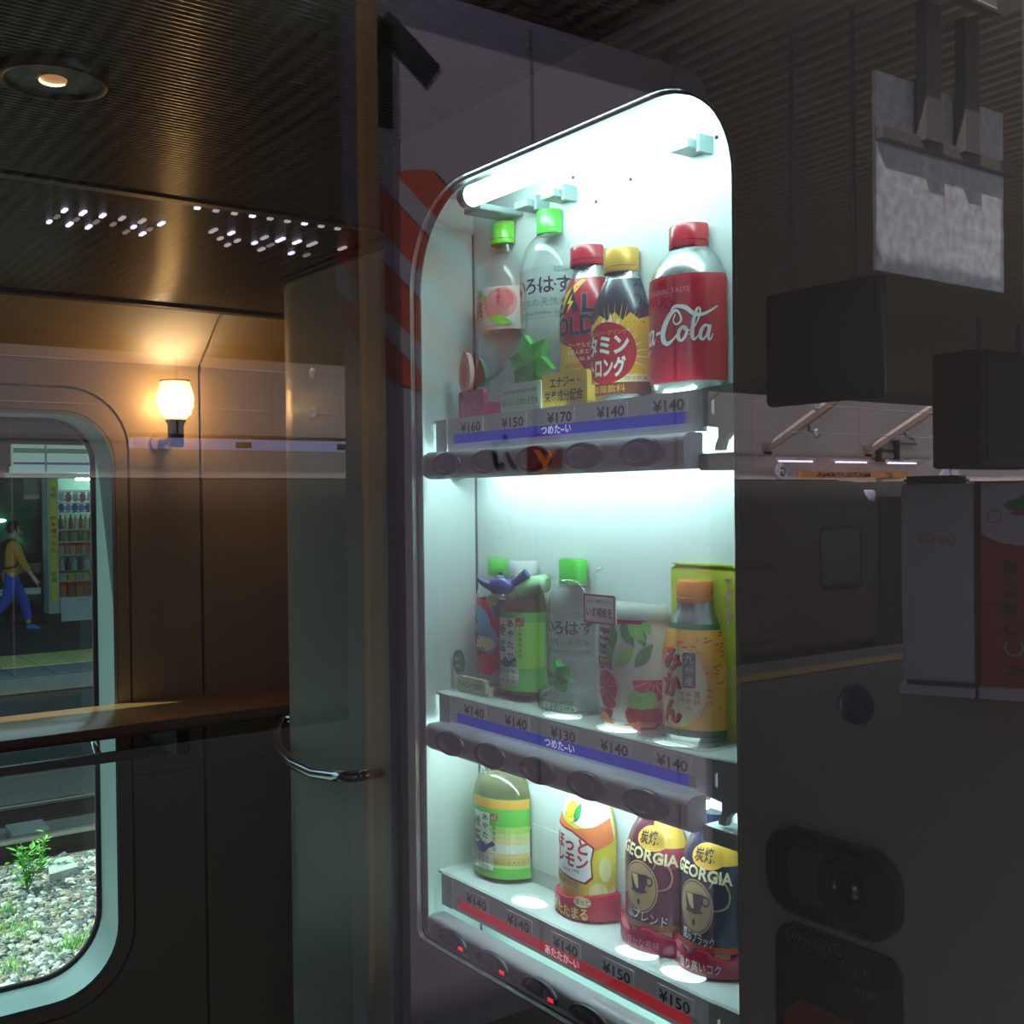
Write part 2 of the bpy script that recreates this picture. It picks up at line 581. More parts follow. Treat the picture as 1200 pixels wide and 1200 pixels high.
# rounded module whose corner stands left of the vending machine
bm = plate([rrect(1.0, 1.84, 1.115, 2.33, (0.02, 0.0, 0.02, 0.2), 16)], CZ - 0.001, lambda u, v, w: (u, v, w))
o = st('trim_4', bm, M_block, smooth='auto')
bm = newbm()
lp = rrect(1.0, 1.84, 1.115, 2.33, (0.02, 0.0, 0.02, 0.2), 16)
obj('top_trim', plate([rrect(0.992, 1.84, 1.107, 2.338, (0.02, 0.0, 0.02, 0.206), 16), lp], 0.012, lambda u, v, w: (u, v, CZ - 0.014 + w)), M_trim, o)

t = thing('grab_handle', 'curved chrome grab handle wrapped round the pale column corner', 'handle', (1.0, 1.8, 1.0))
obj('bar', tube([(0.962, 1.80, 1.008), (0.955, 1.88, 0.994), (0.955, 1.97, 0.982), (0.962, 2.08, 0.980), (0.978, 2.18, 0.987), (1.01, 2.27, 1.0), (1.06, 2.345, 1.018)], 0.011, 12), M_chrome, t, smooth=True)
obj('mount', tube([(1.003, 1.79, 1.012), (0.962, 1.80, 1.008)], 0.010, 10), M_chrome, t, smooth=True)
obj('mount', tube([(1.10, 2.30, 1.02), (1.06, 2.345, 1.018)], 0.010, 10), M_chrome, t, smooth=True)

# counter and handrail under the far window
t = thing('window_counter', 'varnished wooden counter running along the far wall under the window', 'counter', (0.2, 2.6, 1.0))
obj('top', bx(-1.27, 1.265, 2.462, 2.748, 1.006, 1.024, bevel=0.004), M_wood, t, smooth='auto')
obj('front_edge', bx(-1.27, 1.265, 2.452, 2.462, 1.000, 1.026, bevel=0.003), mat('reddish counter edge', (112, 52, 28), 0.25, var=0.2, coat=0.4), t, smooth='auto')
for x in (-0.6, 0.88):
    obj('bracket', bx(x, x + 0.03, 2.52, 2.749, 0.93, 1.006, bevel=0.003), M_trim, t)
t = thing('handrail', 'slim metal handrail below the wooden counter at the far window', 'handrail', (0.2, 2.66, 0.9))
obj('bar', tube([(-1.0, 2.655, 0.918), (0.955, 2.655, 0.918)], 0.013, 12), mat('dark bronze rail', (92, 80, 70), 0.25, 0.7, var=0.06), t, smooth=True)
for x in (-0.55, 0.75):
    obj('bracket', tube([(x, 2.655, 0.918), (x, 2.70, 0.935), (x, 2.742, 0.965)], 0.008, 8), M_chrome, t, smooth=True)

# wall lamp
t = thing('wall_lamp', 'lit brass wall lamp with a clear open-topped glass cup', 'wall lamp', (0.944, 2.67, 1.64))
LX, LY, LZ = 0.944, 2.675, 1.705
M_lampmetal = mat('lamp bronze', (150, 138, 122), 0.45, 0.2, var=0.06)
GLOBE = thin_glass('lamp cup glass', (186, 160, 122), f0=0.05, milk=0.2, milkcol=(255, 236, 200))
prof = [(0.0, 0.0), (0.022, 0.0), (0.036, 0.012), (0.043, 0.032), (0.0445, 0.052), (0.041, 0.072), (0.034, 0.092)]
obj('glass_cup', lathe(prof, seg=36, c=(LX, LY, LZ)), GLOBE, t, smooth=True)
obj('cup_rim', lathe([(0.0335, 0.0915), (0.0352, 0.0915), (0.0352, 0.0945), (0.0335, 0.0945), (0.0335, 0.0915)], seg=36, c=(LX, LY, LZ)), M_lampmetal, t, smooth=True)
bm = newbm()
bmesh.ops.create_uvsphere(bm, u_segments=20, v_segments=12, radius=0.027)
bmesh.ops.translate(bm, verts=bm.verts, vec=(LX, LY, LZ + 0.045))
obj('bulb', bm, glow('warm lamp bulb', (255, 224, 178), 125.0), t, smooth=True)
obj('socket', lathe([(0.0, -0.066), (0.017, -0.066), (0.019, -0.06), (0.019, -0.012), (0.024, -0.004), (0.024, 0.0), (0.0, 0.0)], seg=24, c=(LX, LY, LZ)), M_lampmetal, t, smooth='auto')
obj('wall_arm', tube([(LX, LY, LZ - 0.045), (LX - 0.008, LY + 0.03, LZ - 0.05), (LX - 0.012, YB - 0.004, LZ - 0.05)], 0.009, 10), M_lampmetal, t, smooth=True)
bm = lathe([(0.0, 0.0), (0.026, 0.0), (0.026, 0.006), (0.0, 0.008)], seg=24)
bmesh.ops.rotate(bm, verts=bm.verts, cent=(0, 0, 0), matrix=Matrix.Rotation(PI / 2, 3, 'X'))
bmesh.ops.translate(bm, verts=bm.verts, vec=(LX - 0.012, YB, LZ - 0.05))
obj('wall_plate', bm, M_lampmetal, t, smooth='auto')

# recessed ceiling light
t = thing('recessed_ceiling_light', 'round grey recessed ceiling light with a small warm bulb at centre', 'ceiling light', (0.322, 1.278, CZ))
cc = (0.322, 1.278, CZ)
obj('outer_ring', lathe([(0.048, -0.004), (0.050, -0.009), (0.055, -0.010), (0.058, -0.006), (0.058, 0.002)], seg=40, c=cc), mat('dark ring', (60, 50, 46), 0.4, 0.3), t, smooth=True)
obj('baffle', lathe([(0.0495, -0.0045), (0.0145, -0.0045)], seg=40, c=cc), mat('grey baffle', (96, 104, 98), 0.5, var=0.05), t)
obj('bulb', lathe([(0.0, -0.0055), (0.0142, -0.0055), (0.0142, -0.0045)], seg=28, c=cc), glow('downlight lens', (235, 150, 70), 0.42), t)
bm = newbm()
add_tube(bm, [(cc[0] + 0.0140 * math.cos(a), cc[1] + 0.0140 * math.sin(a), CZ - 0.0065) for a in [PI * 0.08 + PI * 0.92 * i / 14 for i in range(15)]], [0.0004 + 0.0012 * math.sin(PI * i / 14) for i in range(15)], 8)
obj('glow_rim', bm, glow('downlight rim glow', (255, 222, 170), 2.6), t, smooth=True)  # glowing crescent imitates lamplight on the far wall of the hole

# glowing dashes added under the ceiling, imitating rows of reflected white glints
t = thing('glint_dash_rows', 'rows of tiny white glints under the ribbed ceiling, built as glowing dashes', 'ceiling light', (0.73, 1.9, CZ))
G1, G2, G3 = glow('bright glint', (225, 222, 255), 1.5), glow('mid glint', (220, 205, 215), 0.55), glow('dim glint', (210, 180, 180), 0.22)
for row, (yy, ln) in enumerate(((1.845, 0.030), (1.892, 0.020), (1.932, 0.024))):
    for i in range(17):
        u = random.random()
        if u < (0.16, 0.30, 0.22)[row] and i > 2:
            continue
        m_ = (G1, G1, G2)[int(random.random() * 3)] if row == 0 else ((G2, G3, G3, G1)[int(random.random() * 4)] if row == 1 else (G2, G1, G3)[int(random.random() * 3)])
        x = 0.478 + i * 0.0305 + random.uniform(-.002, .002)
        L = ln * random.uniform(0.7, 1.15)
        obj('glint_dash', bx(x - 0.0029, x + 0.0029, yy - L / 2, yy + L / 2, CZ - 0.004, CZ - 0.0005), m_, t)
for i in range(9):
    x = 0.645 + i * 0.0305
    obj('glint_dash', bx(x - 0.004, x + 0.004, 1.712, 1.721, CZ - 0.004, CZ - 0.0005), G2 if i % 3 else G1, t)

# ------------------------------------------------------------------ the vending machine
M_mach = mat('machine grey enamel', (136, 129, 128), 0.42, var=0.03, scale=5)
M_mach2 = mat('machine side strip', (112, 102, 96), 0.42, var=0.03, scale=5)
M_white = mat('display white', (222, 232, 230), 0.45, var=0.02, scale=6)
M_rail = mat('price rail grey', (186, 190, 192), 0.4, var=0.02, scale=20)
M_rail2 = mat('glowing price rail', (190, 196, 198), 0.4, emit=(190, 200, 202), estr=0.06)  # faint glow added to the rail to brighten it
M_bar = mat('button bar grey', (186, 180, 188), 0.36, var=0.03, scale=20)
M_btn = mat('dark button ring', (44, 42, 52), 0.3, var=0.05)
M_lens = mat('button lens', (92, 90, 98), 0.25, coat=0.5, var=0.05)
M_blue = mat('cold strip blue', (38, 62, 205), 0.35, var=0.03, emit=(38, 62, 205), estr=0.22)  # blue strip brightened by an added glow of its own colour
M_red = mat('hot strip red', (214, 40, 52), 0.35, var=0.03, emit=(214, 40, 52), estr=0.3)  # red strip brightened the same way, glow put into the colour
M_ink = mat('price ink', (42, 42, 52), 0.5)
M_wink = mat('white ink', (245, 248, 250), 0.5, emit=(245, 248, 250), estr=0.35)  # strip lettering carries an added glow too
M_edge = mat('bright frame edge', (170, 176, 178), 0.25, 0.5, var=0.03)
TUBE = glow('fluorescent tube', (215, 253, 252), 20.0)
TUBE2 = glow('hidden tube', (215, 253, 252), 46.0)
TUBE3 = glow('lowest hidden tube', (200, 255, 244), 4.0)
HOLEG = glow('lit floor hole', (225, 255, 248), 1.3)
M_clip = mat('clear tube clip', (150, 170, 170), 0.3, var=0.05)
XF = 0.62
vm = thing('vending_machine', 'tall grey drink vending machine with brightly lit rounded display window', 'vending machine', (0.8, 0.75, 0.0))
WIN = rrect(0.571, 1.034, 1.034, 1.824, (0.075, 0.012, 0.105, 0.088), 12)      # (y, z): y grows to the left in the picture
fx = lambda u, v, w: (XF + w, u, v)
obj('front_panel', plate([rrect(0.3512, 1.066, 0.05, 1.885, (0.0, 0.0, 0.0, 0.0), 4), WIN], 0.010, fx), M_mach, vm)
obj('side_strip', bx(0.624, 0.70, 1.0675, 1.098, 0.05, 1.883, bevel=0.004), M_mach2, vm, smooth='auto')
WIN2 = rrect(0.5735, 1.0315, 1.0365, 1.8215, (0.072, 0.010, 0.102, 0.085), 12)
obj('window_trim', plate([WIN, WIN2], 0.014, lambda u, v, w: (XF - 0.0015 + w, u, v)), M_edge, vm, smooth='auto')
WIN3 = rrect(0.576, 1.029, 1.039, 1.819, (0.070, 0.008, 0.100, 0.083), 12)
obj('window_gasket', plate([WIN2, WIN3], 0.006, lambda u, v, w: (XF + 0.004 + w, u, v)), M_dark, vm)
bm = newbm()
add_box(bm, 0.722, 1.0, 0.357, 1.098, 0.05, 1.885)
add_box(bm, 0.632, 0.722, 0.3512, 0.55, 0.05, 1.885)
add_box(bm, 0.632, 0.722, 1.060, 1.066, 0.05, 1.885)
add_box(bm, 0.632, 0.722, 0.55, 1.060, 1.845, 1.885)
add_box(bm, 0.632, 0.722, 0.55, 1.060, 0.05, 0.99)
obj('cabinet', bm, M_mach, vm)
obj('plinth', bx(0.64, 0.99, 0.42, 1.08, 0.0, 0.05), M_dark, vm)
# lit niche
lin_ = obj('display_back', bx(0.716, 0.7205, 0.552, 1.058, 0.995, 1.843), M_white, vm)
obj('back_plate', bx(0.7145, 0.716, 0.78, 0.955, 1.110, 1.158, bevel=0.0006), M_white, lin_)
obj('back_slot', bx(0.7152, 0.7162, 0.601, 0.6035, 1.622, 1.65), M_dark, lin_)
obj('back_slot', bx(0.7152, 0.7162, 0.958, 0.960, 1.120, 1.150), M_dark, lin_)
obj('back_slot', bx(0.7152, 0.7162, 0.946, 0.948, 1.128, 1.150), M_dark, lin_)
for y, z in ((0.875, 1.842 - 0.02), (0.79, 1.80), (0.68, 1.81), (0.84, 1.79)):
    obj('screw', bx(0.7150, 0.7162, y - 0.0014, y + 0.0014, z - 0.0014, z + 0.0014), M_dark, lin_)
side_ = obj('display_side', bx(0.634, 0.716, 1.054, 1.058, 0.995, 1.843), M_white, vm)
obj('corner_seam', bx(0.7140, 0.7162, 1.0522, 1.0542, 0.997, 1.80), mat('grey seam', (92, 104, 106), 0.6), side_)
obj('display_side', bx(0.634, 0.716, 0.552, 0.556, 0.995, 1.843), M_white, vm)
obj('display_roof', bx(0.634, 0.716, 0.556, 1.054, 1.836, 1.843), M_white, vm)
obj('display_floor', bx(0.634, 0.716, 0.556, 1.054, 0.995, 1.000), M_white, vm)
ft = obj('fluorescent_tube', tube([(0.6415, 0.585, 1.8085), (0.6415, 0.945, 1.8085)], 0.0105, 16), TUBE, vm, smooth=True, label='glowing white fluorescent tube')
obj('tube_end', tube([(0.6415, 0.945, 1.8085), (0.6415, 0.957, 1.8085)], 0.0112, 16), M_edge, ft, smooth='auto')
obj('tube_end', tube([(0.6415, 0.570, 1.8085), (0.6415, 0.585, 1.8085)], 0.0112, 16), M_edge, ft, smooth='auto')
for y in (0.70, 0.885, 0.930):
    obj('tube_clip', bx(0.690, 0.7155, y - 0.011, y + 0.011, 1.800, 1.808, bevel=0.001), M_clip, ft)
    obj('tube_clip', bx(0.699, 0.7155, y - 0.016, y - 0.012, 1.797, 1.812), M_clip, ft)
obj('tube_holder', bx(0.660, 0.7155, 0.958, 0.990, 1.801, 1.808, bevel=0.002), M_clip, ft)
for z in (1.5425, 1.2525):
    obj('fluorescent_tube', tube([(0.6605, 0.645, z), (0.6605, 1.03, z)], 0.004, 12), TUBE2, vm, smooth=True)
obj('fluorescent_tube', tube([(0.680, 0.60, 1.03), (0.680, 1.03, 1.03)], 0.006, 12), TUBE3, vm, smooth=True)
obj('window_glass', plate([rrect(0.574, 1.031, 1.037, 1.821, (0.071, 0.009, 0.101, 0.084), 12)], 0.0, lambda u, v, w: (0.6275, u, v)), thin_glass('display acrylic', (250, 254, 254), f0=0.03, power=5), vm)

PY = (0.9724, 0.8986, 0.8242, 0.7518, 0.6790)
BY = (0.985, 0.912, 0.835, 0.7635, 0.6876)
rows = ((1.588, ('¥160', '¥150', '¥170', '¥140', '¥140'), 'つめた~い', M_blue, (0, 5)),
        (1.2915, ('¥140', '¥140', '¥130', '¥140', '¥140'), 'つめた~い', M_blue, (0, 5)),
        (1.0950, ('¥140', '¥140', '¥140', '¥150', '¥150'), 'あたたか~い', M_red, (0, 5)))
def front_surf(x, y0, z0):
    return surf_plane((x, y0, z0), (0, -1, 0), (-1, 0, 0))
for ri, (zs, prices, word, mstrip, _) in enumerate(rows):
    dz = 0.0 if ri < 2 else -0.0025
    bm = newbm()
    hole = [[(0.679 + 0.016 * math.cos(2 * PI * i / 20), y + 0.024 * math.sin(2 * PI * i / 20)) for i in range(20)] for y in ((0.912, 0.752, 0.694) if ri == 2 else (0.855, 0.775, 0.700))]
    add_plate(bm, [[(0.658, 0.598), (0.7155, 0.598), (0.7155, 1.052), (0.658, 1.052)]] + hole, 0.003, lambda u, v, w: (u, v, zs - 0.003 + w))
    sh = obj('shelf', bm, M_white, vm)
    for hl in hole:
        if ri:
            obj('light_hole', plate([hl], 0.0, lambda u, v, w: (u, v, zs - 0.0032)), HOLEG, sh)
    # sloping price rail in front of the shelf plate
    prof = [(0.6555, zs), (0.6590, zs + 0.0005), (0.6590, zs - 0.034), (0.6560, zs - 0.034)]
    bm = newbm()
    a_ = [bm.verts.new((x, 0.640, z)) for x, z in prof]
    b_ = [bm.verts.new((x, 1.040, z)) for x, z in prof]
    for i in range(4):
        bm.faces.new((a_[i], a_[(i + 1) % 4], b_[(i + 1) % 4], b_[i]))
    bm.faces.new(a_); bm.faces.new(b_[::-1])
    obj('price_rail', bm, M_rail2, sh)
    for i, (p, y) in enumerate(zip(prices, PY)):
        card = obj('price_card', bx(0.6548, 0.6555, y - 0.0215, y + 0.0215, zs - 0.0165 + dz, zs - 0.0025 + dz), mat('price card', (196, 200, 202), 0.45, emit=(196, 204, 206), estr=0.07), sh)  # cards get a faint added glow like the rail
        decal('lettering', M_ink, [T(p, 0, 0, 0.0135, 0.022, w=0.037)], front_surf(0.6547, y, zs - 0.0105 + dz), sh, local=False)
    zt = zs - 0.0215 + dz
    obj('temperature_strip', bx(0.6545, 0.6555, 0.6600, 1.0050, zt - 0.0052, zt + 0.0048), mstrip, sh, label='blue strip' if ri < 2 else 'red strip')
    obj('strip_end', bx(0.6545, 0.6555, 0.6520, 0.6596, zt - 0.0052, zt + 0.0048), M_white, sh)
    obj('strip_end', bx(0.6545, 0.6555, 1.0055, 1.0120, zt - 0.0052, zt + 0.0048), M_white, sh)
    decal('lettering', M_wink, [T(word, 0, 0, 0.0098, 0.02, w=0.045 if ri < 2 else 0.051)], front_surf(0.6544, 0.829, zt), sh, local=False)
    # end brackets with a lit slot and a hooked foot
    for y0, y1, sgn in ((0.603, 0.640, 1), (1.0185, 1.040, -1)):
        if sgn == 1:
            lp = [(0.640, zs + 0.0005), (0.602, zs + 0.002), (0.602, zs - 0.030), (0.602, zs - 0.036), (0.612, zs - 0.038), (0.618, zs - 0.043), (0.620, zs - 0.050), (0.627, zs - 0.050), (0.627, zs - 0.046), (0.6235, zs - 0.040), (0.6235, zs - 0.032), (0.640, zs - 0.030)]
            slot = [(0.6275, zs - 0.009), (0.6305, zs - 0.011), (0.6305, zs - 0.020), (0.6275, zs - 0.022)]
        else:
            lp = [(1.040, zs), (1.0185, zs), (1.0185, zs - 0.034), (1.040, zs - 0.034)]
            slot = [(1.026, zs - 0.011), (1.0285, zs - 0.010), (1.0285, zs - 0.022), (1.026, zs - 0.022)]
        obj('end_bracket', plate([lp, slot], 0.006, lambda u, v, w: (0.6545 + w, u, v)), M_rail, sh)
        obj('bracket_slot', bx(0.6585, 0.6590, min(p[0] for p in slot), max(p[0] for p in slot), zs - 0.0225, zs - 0.009), HOLEG, sh)
    obj('foot_plate', bx(0.650, 0.672, 0.603, 0.640, zs - 0.0655, zs - 0.052, bevel=0.001), M_rail, sh)
    if ri == 0:
        obj('peg', tube([(0.685, 1.030, zs - 0.034), (0.685, 1.030, zs - 0.058), (0.685, 1.050, zs - 0.060)], 0.006, 10), M_white, sh, smooth=True)
    # push-button bar
    zb0, zb1 = ((1.5240, 1.5530), (1.2340, 1.2630), (1.0265, 1.0565))[ri]
    pr = rrect(0.6330, 0.6545, zb0, zb1, (0.008, 0.003, 0.003, 0.008), 5)
    bm = newbm()
    nn = len(pr)
    rings = []
    for y, k in ((0.640, 1), (1.030, 1), (1.036, 0.9), (1.0385, 0.7)):
        cx_, cz_ = 0.6437, (zb0 + zb1) / 2
        rings.append([bm.verts.new((cx_ + (x - cx_) * k, y, cz_ + (z - cz_) * k)) for x, z in pr])
    for a_, b_ in zip(rings, rings[1:]):
        for i in range(nn):
            bm.faces.new((a_[i], a_[(i + 1) % nn], b_[(i + 1) % nn], b_[i]))
    bm.faces.new(rings[0]); bm.faces.new(rings[-1][::-1])
    bar = obj('button_bar', bm, M_bar, vm, smooth='auto')
    zc = (zb0 + zb1) / 2
    for bi, y in enumerate(BY):
        def turn(b_, ky, kz):
            bmesh.ops.rotate(b_, verts=b_.verts, cent=(0, 0, 0), matrix=Matrix.Rotation(-PI / 2, 3, 'Y'))
            for v in b_.verts:
                v.co.y *= ky
                v.co.z *= kz
            return b_
        b_ = turn(lathe([(0.0, 0.0008), (0.0135, 0.0010), (0.0145, 0.0026), (0.0155, 0.0030), (0.0165, 0.0022), (0.0168, 0.0)], seg=36), 1.62, 0.74)
        bmesh.ops.translate(b_, verts=b_.verts, vec=(0.6330, y, zc))
        btn = obj('selection_button', b_, M_btn, bar, smooth='auto')
        l_ = turn(lathe([(0.0, 0.0042), (0.006, 0.0038), (0.0092, 0.0028), (0.0102, 0.0008)], seg=28), 1.6, 0.90)
        bmesh.ops.translate(l_, verts=l_.verts, vec=(0.6330, y + 0.0065, zc))
        obj('button_lens', l_, M_lens, bar, smooth=True)
        if ri == 2 and bi < 4:
            obj('sold_out_lamp', bx(0.6305, 0.6325, y - 0.0200, y - 0.0130, zc - 0.006, zc + 0.000, bevel=0.0006), glow('red lamp', (255, 30, 45), 0.9), bar)

# right-hand controls
M_black = mat('black control panel', (26, 22, 26), 0.18, coat=0.5, var=0.05)
M_gun = mat('gunmetal recess', (74, 70, 70), 0.22, 0.6, var=0.06)
cp = obj('coin_return_plate', plate([rrect(0.4345, 0.5405, 1.2125, 1.2695, 0.022, 10)], -0.005, lambda u, v, w: (XF + w, u, v)), M_gun, vm, smooth='auto')
obj('plate_rim', plate([rrect(0.4335, 0.5415, 1.2115, 1.2705, 0.023, 10), rrect(0.4365, 0.5385, 1.2145, 1.2675, 0.020, 10)], -0.0075, lambda u, v, w: (XF + w, u, v)), mat('dark chrome', (110, 108, 110), 0.15, 0.9), cp, smooth='auto')
obj('recess', plate([rrect(0.497, 0.533, 1.219, 1.262, 0.012, 8)], -0.0058, lambda u, v, w: (XF + w, u, v)), M_black, cp)
obj('slide_panel', plate([rrect(0.488, 0.521, 1.2225, 1.258, 0.006, 8)], -0.0072, lambda u, v, w: (XF + w, u, v)), mat('brown grey slide', (84, 74, 66), 0.4, 0.2), cp)
for prof, mm, nm in (([(0.0, 0.006), (0.0185, 0.0065), (0.0215, 0.012), (0.0235, 0.012), (0.0245, 0.005)], M_gun, 'return_ring'), ([(0.0, 0.015), (0.007, 0.0145), (0.0105, 0.012), (0.0115, 0.006)], M_black, 'return_button')):
    b_ = lathe(prof, seg=36)
    bmesh.ops.rotate(b_, verts=b_.verts, cent=(0, 0, 0), matrix=Matrix.Rotation(-PI / 2, 3, 'Y'))
    bmesh.ops.translate(b_, verts=b_.verts, vec=(XF, 0.470, 1.2425))
    obj(nm, b_, mm, cp, smooth='auto')
bp_ = obj('bill_panel', plate([rrect(0.4345, 0.5365, 1.02, 1.2035, (0.01, 0.01, 0.018, 0.014), 8)], -0.004, lambda u, v, w: (XF + w, u, v)), M_black, vm, smooth='auto')
obj('insert_area', plate([rrect(0.448, 0.528, 1.04, 1.152, (0.01, 0.01, 0.02, 0.02), 8)], -0.0052, lambda u, v, w: (XF + w, u, v)), mat('dull orange insert', (120, 58, 24), 0.4, var=0.1), bp_)
M_pale = mat('pale panel ink', (96, 92, 100), 0.5)
bs = front_surf(XF - 0.004, 0.5205, 1.1945)
for i, s_ in enumerate(('10', '50', '100', '500')):
    decal('lettering', M_pale, [Ring(i * 0.0128, 0, 0.0056, 0.0062), T(s_, i * 0.0128, 0, 0.0058, 0.0, w=0.0072)], bs, bp_, local=False)
decal('lettering', M_pale, [T('お札', 0.058, -0.008, 0.008), T('¥1,000', 0.062, -0.019, 0.007)], bs, bp_, local=False)
b_ = lathe([(0.0, 0.004), (0.009, 0.004), (0.0105, 0.005), (0.0125, 0.0045), (0.013, 0.0)], seg=32)
bmesh.ops.rotate(b_, verts=b_.verts, cent=(0, 0, 0), matrix=Matrix.Rotation(-PI / 2, 3, 'Y'))
bmesh.ops.translate(b_, verts=b_.verts, vec=(XF, 0.4678, 1.3627))
lk = obj('door_lock', b_, mat('blue grey lock', (84, 88, 116), 0.2, 0.5), vm, smooth='auto')
obj('lock_core', bx(XF - 0.0065, XF - 0.004, 0.4655, 0.4700, 1.3555, 1.3700, bevel=0.001), M_black, lk)

# ------------------------------------------------------------------ the sample drinks (half-shell dummies standing against the back)
XC = 0.712
PET = thin_glass('clear sample plastic', (254, 255, 255), f0=0.035, power=3.6, rough=0.08, milk=0.06, milkcol=(244, 252, 252))
def shiny(name, col, rough=0.28, **k):
    return mat(name, col, rough, coat=k.pop('coat', 0.35), **k)
def ink(name, col):
    return mat('print ' + name, col, 0.4)
I_black, I_white, I_green, I_dgreen = ink('black', (24, 26, 28)), ink('white', (246, 248, 246)), ink('green', (40, 140, 70)), ink('deep green', (26, 92, 60))
I_red, I_navy, I_gold, I_yel, I_org = ink('red', (196, 24, 40)), ink('navy', (24, 28, 52)), ink('gold', (226, 176, 66)), ink('yellow', (250, 214, 50)), ink('orange', (240, 130, 30))
I_cream, I_pink, I_lgreen, I_brown, I_blue = ink('cream', (240, 226, 178)), ink('pink', (240, 150, 150)), ink('light green', (128, 204, 84)), ink('brown', (104, 56, 36)), ink('slate blue', (38, 70, 124))
I_maroon, I_lblue, I_grey = ink('maroon', (150, 22, 40)), ink('light blue', (120, 190, 230)), ink('grey', (120, 124, 126))
SILVER = mat('bare aluminium', (205, 210, 212), 0.25, 0.9, var=0.03)

def band(prof, z0, z1, off=0.0005):
    """Part of a lathe profile between two heights, pushed out a little (a label sleeve)."""
    out = []
    def rad(z):
        for (ra, za), (rb, zb) in zip(prof, prof[1:]):
            if za <= z <= zb and zb > za:
                return ra + (rb - ra) * (z - za) / (zb - za)
        return prof[-1][0]
    zs_ = [z0] + [z for r_, z in prof if z0 < z < z1] + [z1]
    return [(rad(z0) - 0.0004, z0)] + [(rad(z) + off, z) for z in zs_] + [(rad(z1) - 0.0004, z1)]

class Drink:
    def __init__(self, name, label, cat, yc, zb, prof, bodymat, r0, sy=0.86, bname='body', flat=0.001):
        self.t = thing(name, label, cat, (XC, yc, zb), -PI / 2, 'sample drinks in the lit window')
        self.prof, self.r0, self.flat, self.sy = prof, r0, flat, sy
        self.b = obj(bname, lathe(prof, seg=48, flat=flat, sy=sy), bodymat, self.t, smooth='auto', local=True)
        self.srf = surf_prof(prof, r0, flat, 1.0, sy)
    def sleeve(self, name, m, z0, z1, off=0.0004, label=None):
        return obj(name, lathe(band(self.prof, z0, z1, off), seg=48, flat=self.flat, sy=self.sy), m, self.t, smooth='auto', local=True, label=label)
    def cap(self, m, r, z0, z1, ridged=True, ring=True, label=None):
        p = [(r * 0.98, z0), (r, z0 + 0.0008)]
        if ring:
            p += [(r, z0 + 0.0045), (r * 0.94, z0 + 0.005), (r * 0.98, z0 + 0.0056)]
        p += [(r, z1 - 0.002), (r * 0.93, z1), (0.0, z1 + 0.0003)]
        return obj('cap', lathe(p, seg=48, flat=self.flat), m, self.t, smooth='auto', local=True, label=label)
    def p(self, m, items, layer=1, name='print', parent=None, label=None):
        s = self.srf
        return decal(name, m, items, s, parent or self.t, layer, step=self.r0 * 0.16, local=True, label=label)

def bottle_prof(r, h, rn, zs0, zs1, foot=0.004, waist=None):
    """PET bottle: foot, straight body to zs0, round shoulder to zs1, neck of radius rn up to h."""
    p = [(0.0, 0.0), (r * 0.82, 0.0), (r * 0.95, foot * 0.4), (r, foot)]
    if waist:
        for z, k in waist:
            p.append((r * k, z))
    p.append((r, zs0))
    for i in range(1, 9):
        t = i / 8
        p.append((rn + (r - rn) * (0.82 * math.cos(PI * t / 2) + 0.18 * (1 - t)), zs0 + (zs1 - zs0) * (0.85 * math.sin(PI * t / 2) + 0.15 * t)))
    p += [(rn, h)]
    return p

def collar(d, m, x0, x1, y0, z1, items=(), im=None, bev=0.002, name='base_collar', r=None):
    """Small display stand in front of a sample's foot; local front is -y."""
    bm = plate([rrect(x0, x1, 0.0005, z1, r or 0.004, 5)], 0.005, lambda u, v, w: (u, y0 + w, v))
    add_plate(bm, [rrect(x0 + 0.003, x1 - 0.003, y0 + 0.004, -0.003, 0.003, 3)], z1 * 0.55, lambda u, v, w: (u, v, 0.0005 + w))
    o = obj(name, bm, m, d.t, smooth='auto', local=True)
    return o

def loc_front(y0):
    return lambda s, z, e: (s, y0 - e, z)

# --- top row
R = 0.0332
pf = bottle_prof(R, 0.190, 0.0130, 0.138, 0.178, waist=((0.04, 1.0), (0.043, .965), (0.047, 1.0), (0.075, 1.0), (0.078, .97), (0.082, 1.0)))
d = Drink('peach_water_bottle', 'clear plastic bottle with green cap and pale peach label in the top row', 'bottle', 0.987, 1.588, pf, PET, R)
d.cap(shiny('lime cap', (118, 210, 40)), 0.0158, 0.187, 0.2105)
d.sleeve('label', shiny('peach label', (236, 214, 206), 0.35, var=0.04), 0.093, 0.138)
d.p(I_pink, [El(0.018, 0.119, 0.017, 0.0165), El(0.026, 0.121, 0.016, 0.016)], 1, label='pink peach picture')
d.p(ink('deep pink', (226, 112, 116)), [El(0.028, 0.124, 0.010, 0.010)], 2)
d.p(I_lgreen, [Leaf(0.008, 0.106, 0.030, 0.010, -0.25), Leaf(-0.001, 0.127, 0.006, 0.005, 0.6), Leaf(-0.001, 0.131, 0.006, 0.005, 2.6), Leaf(0.001, 0.129, 0.006, 0.005, -0.9)], 3)
d.p(I_red, [T('桃', -0.0105, 0.116, 0.019, 0.01), T('白', -0.027, 0.116, 0.019, 0.01)] + TV('無果汁', 0.0205, 0.133, 0.0058, 0.0), 4, 'lettering')
d.p(I_dgreen, [T('いろはす', -0.014, 0.130, 0.0058, 0.01), T('ナチュラルミネラルウォーター', 0.02, 0.0965, 0.003)], 4, 'lettering')
c = collar(d, shiny('magenta collar', (176, 52, 88)), -0.034, 0.013, -0.040, 0.030)
decal('lettering', I_pink, [T('豊かな香り', -0.012, 0.015, 0.0085, 0.0, w=0.036)], loc_front(-0.040), d.t, 1, local=True)
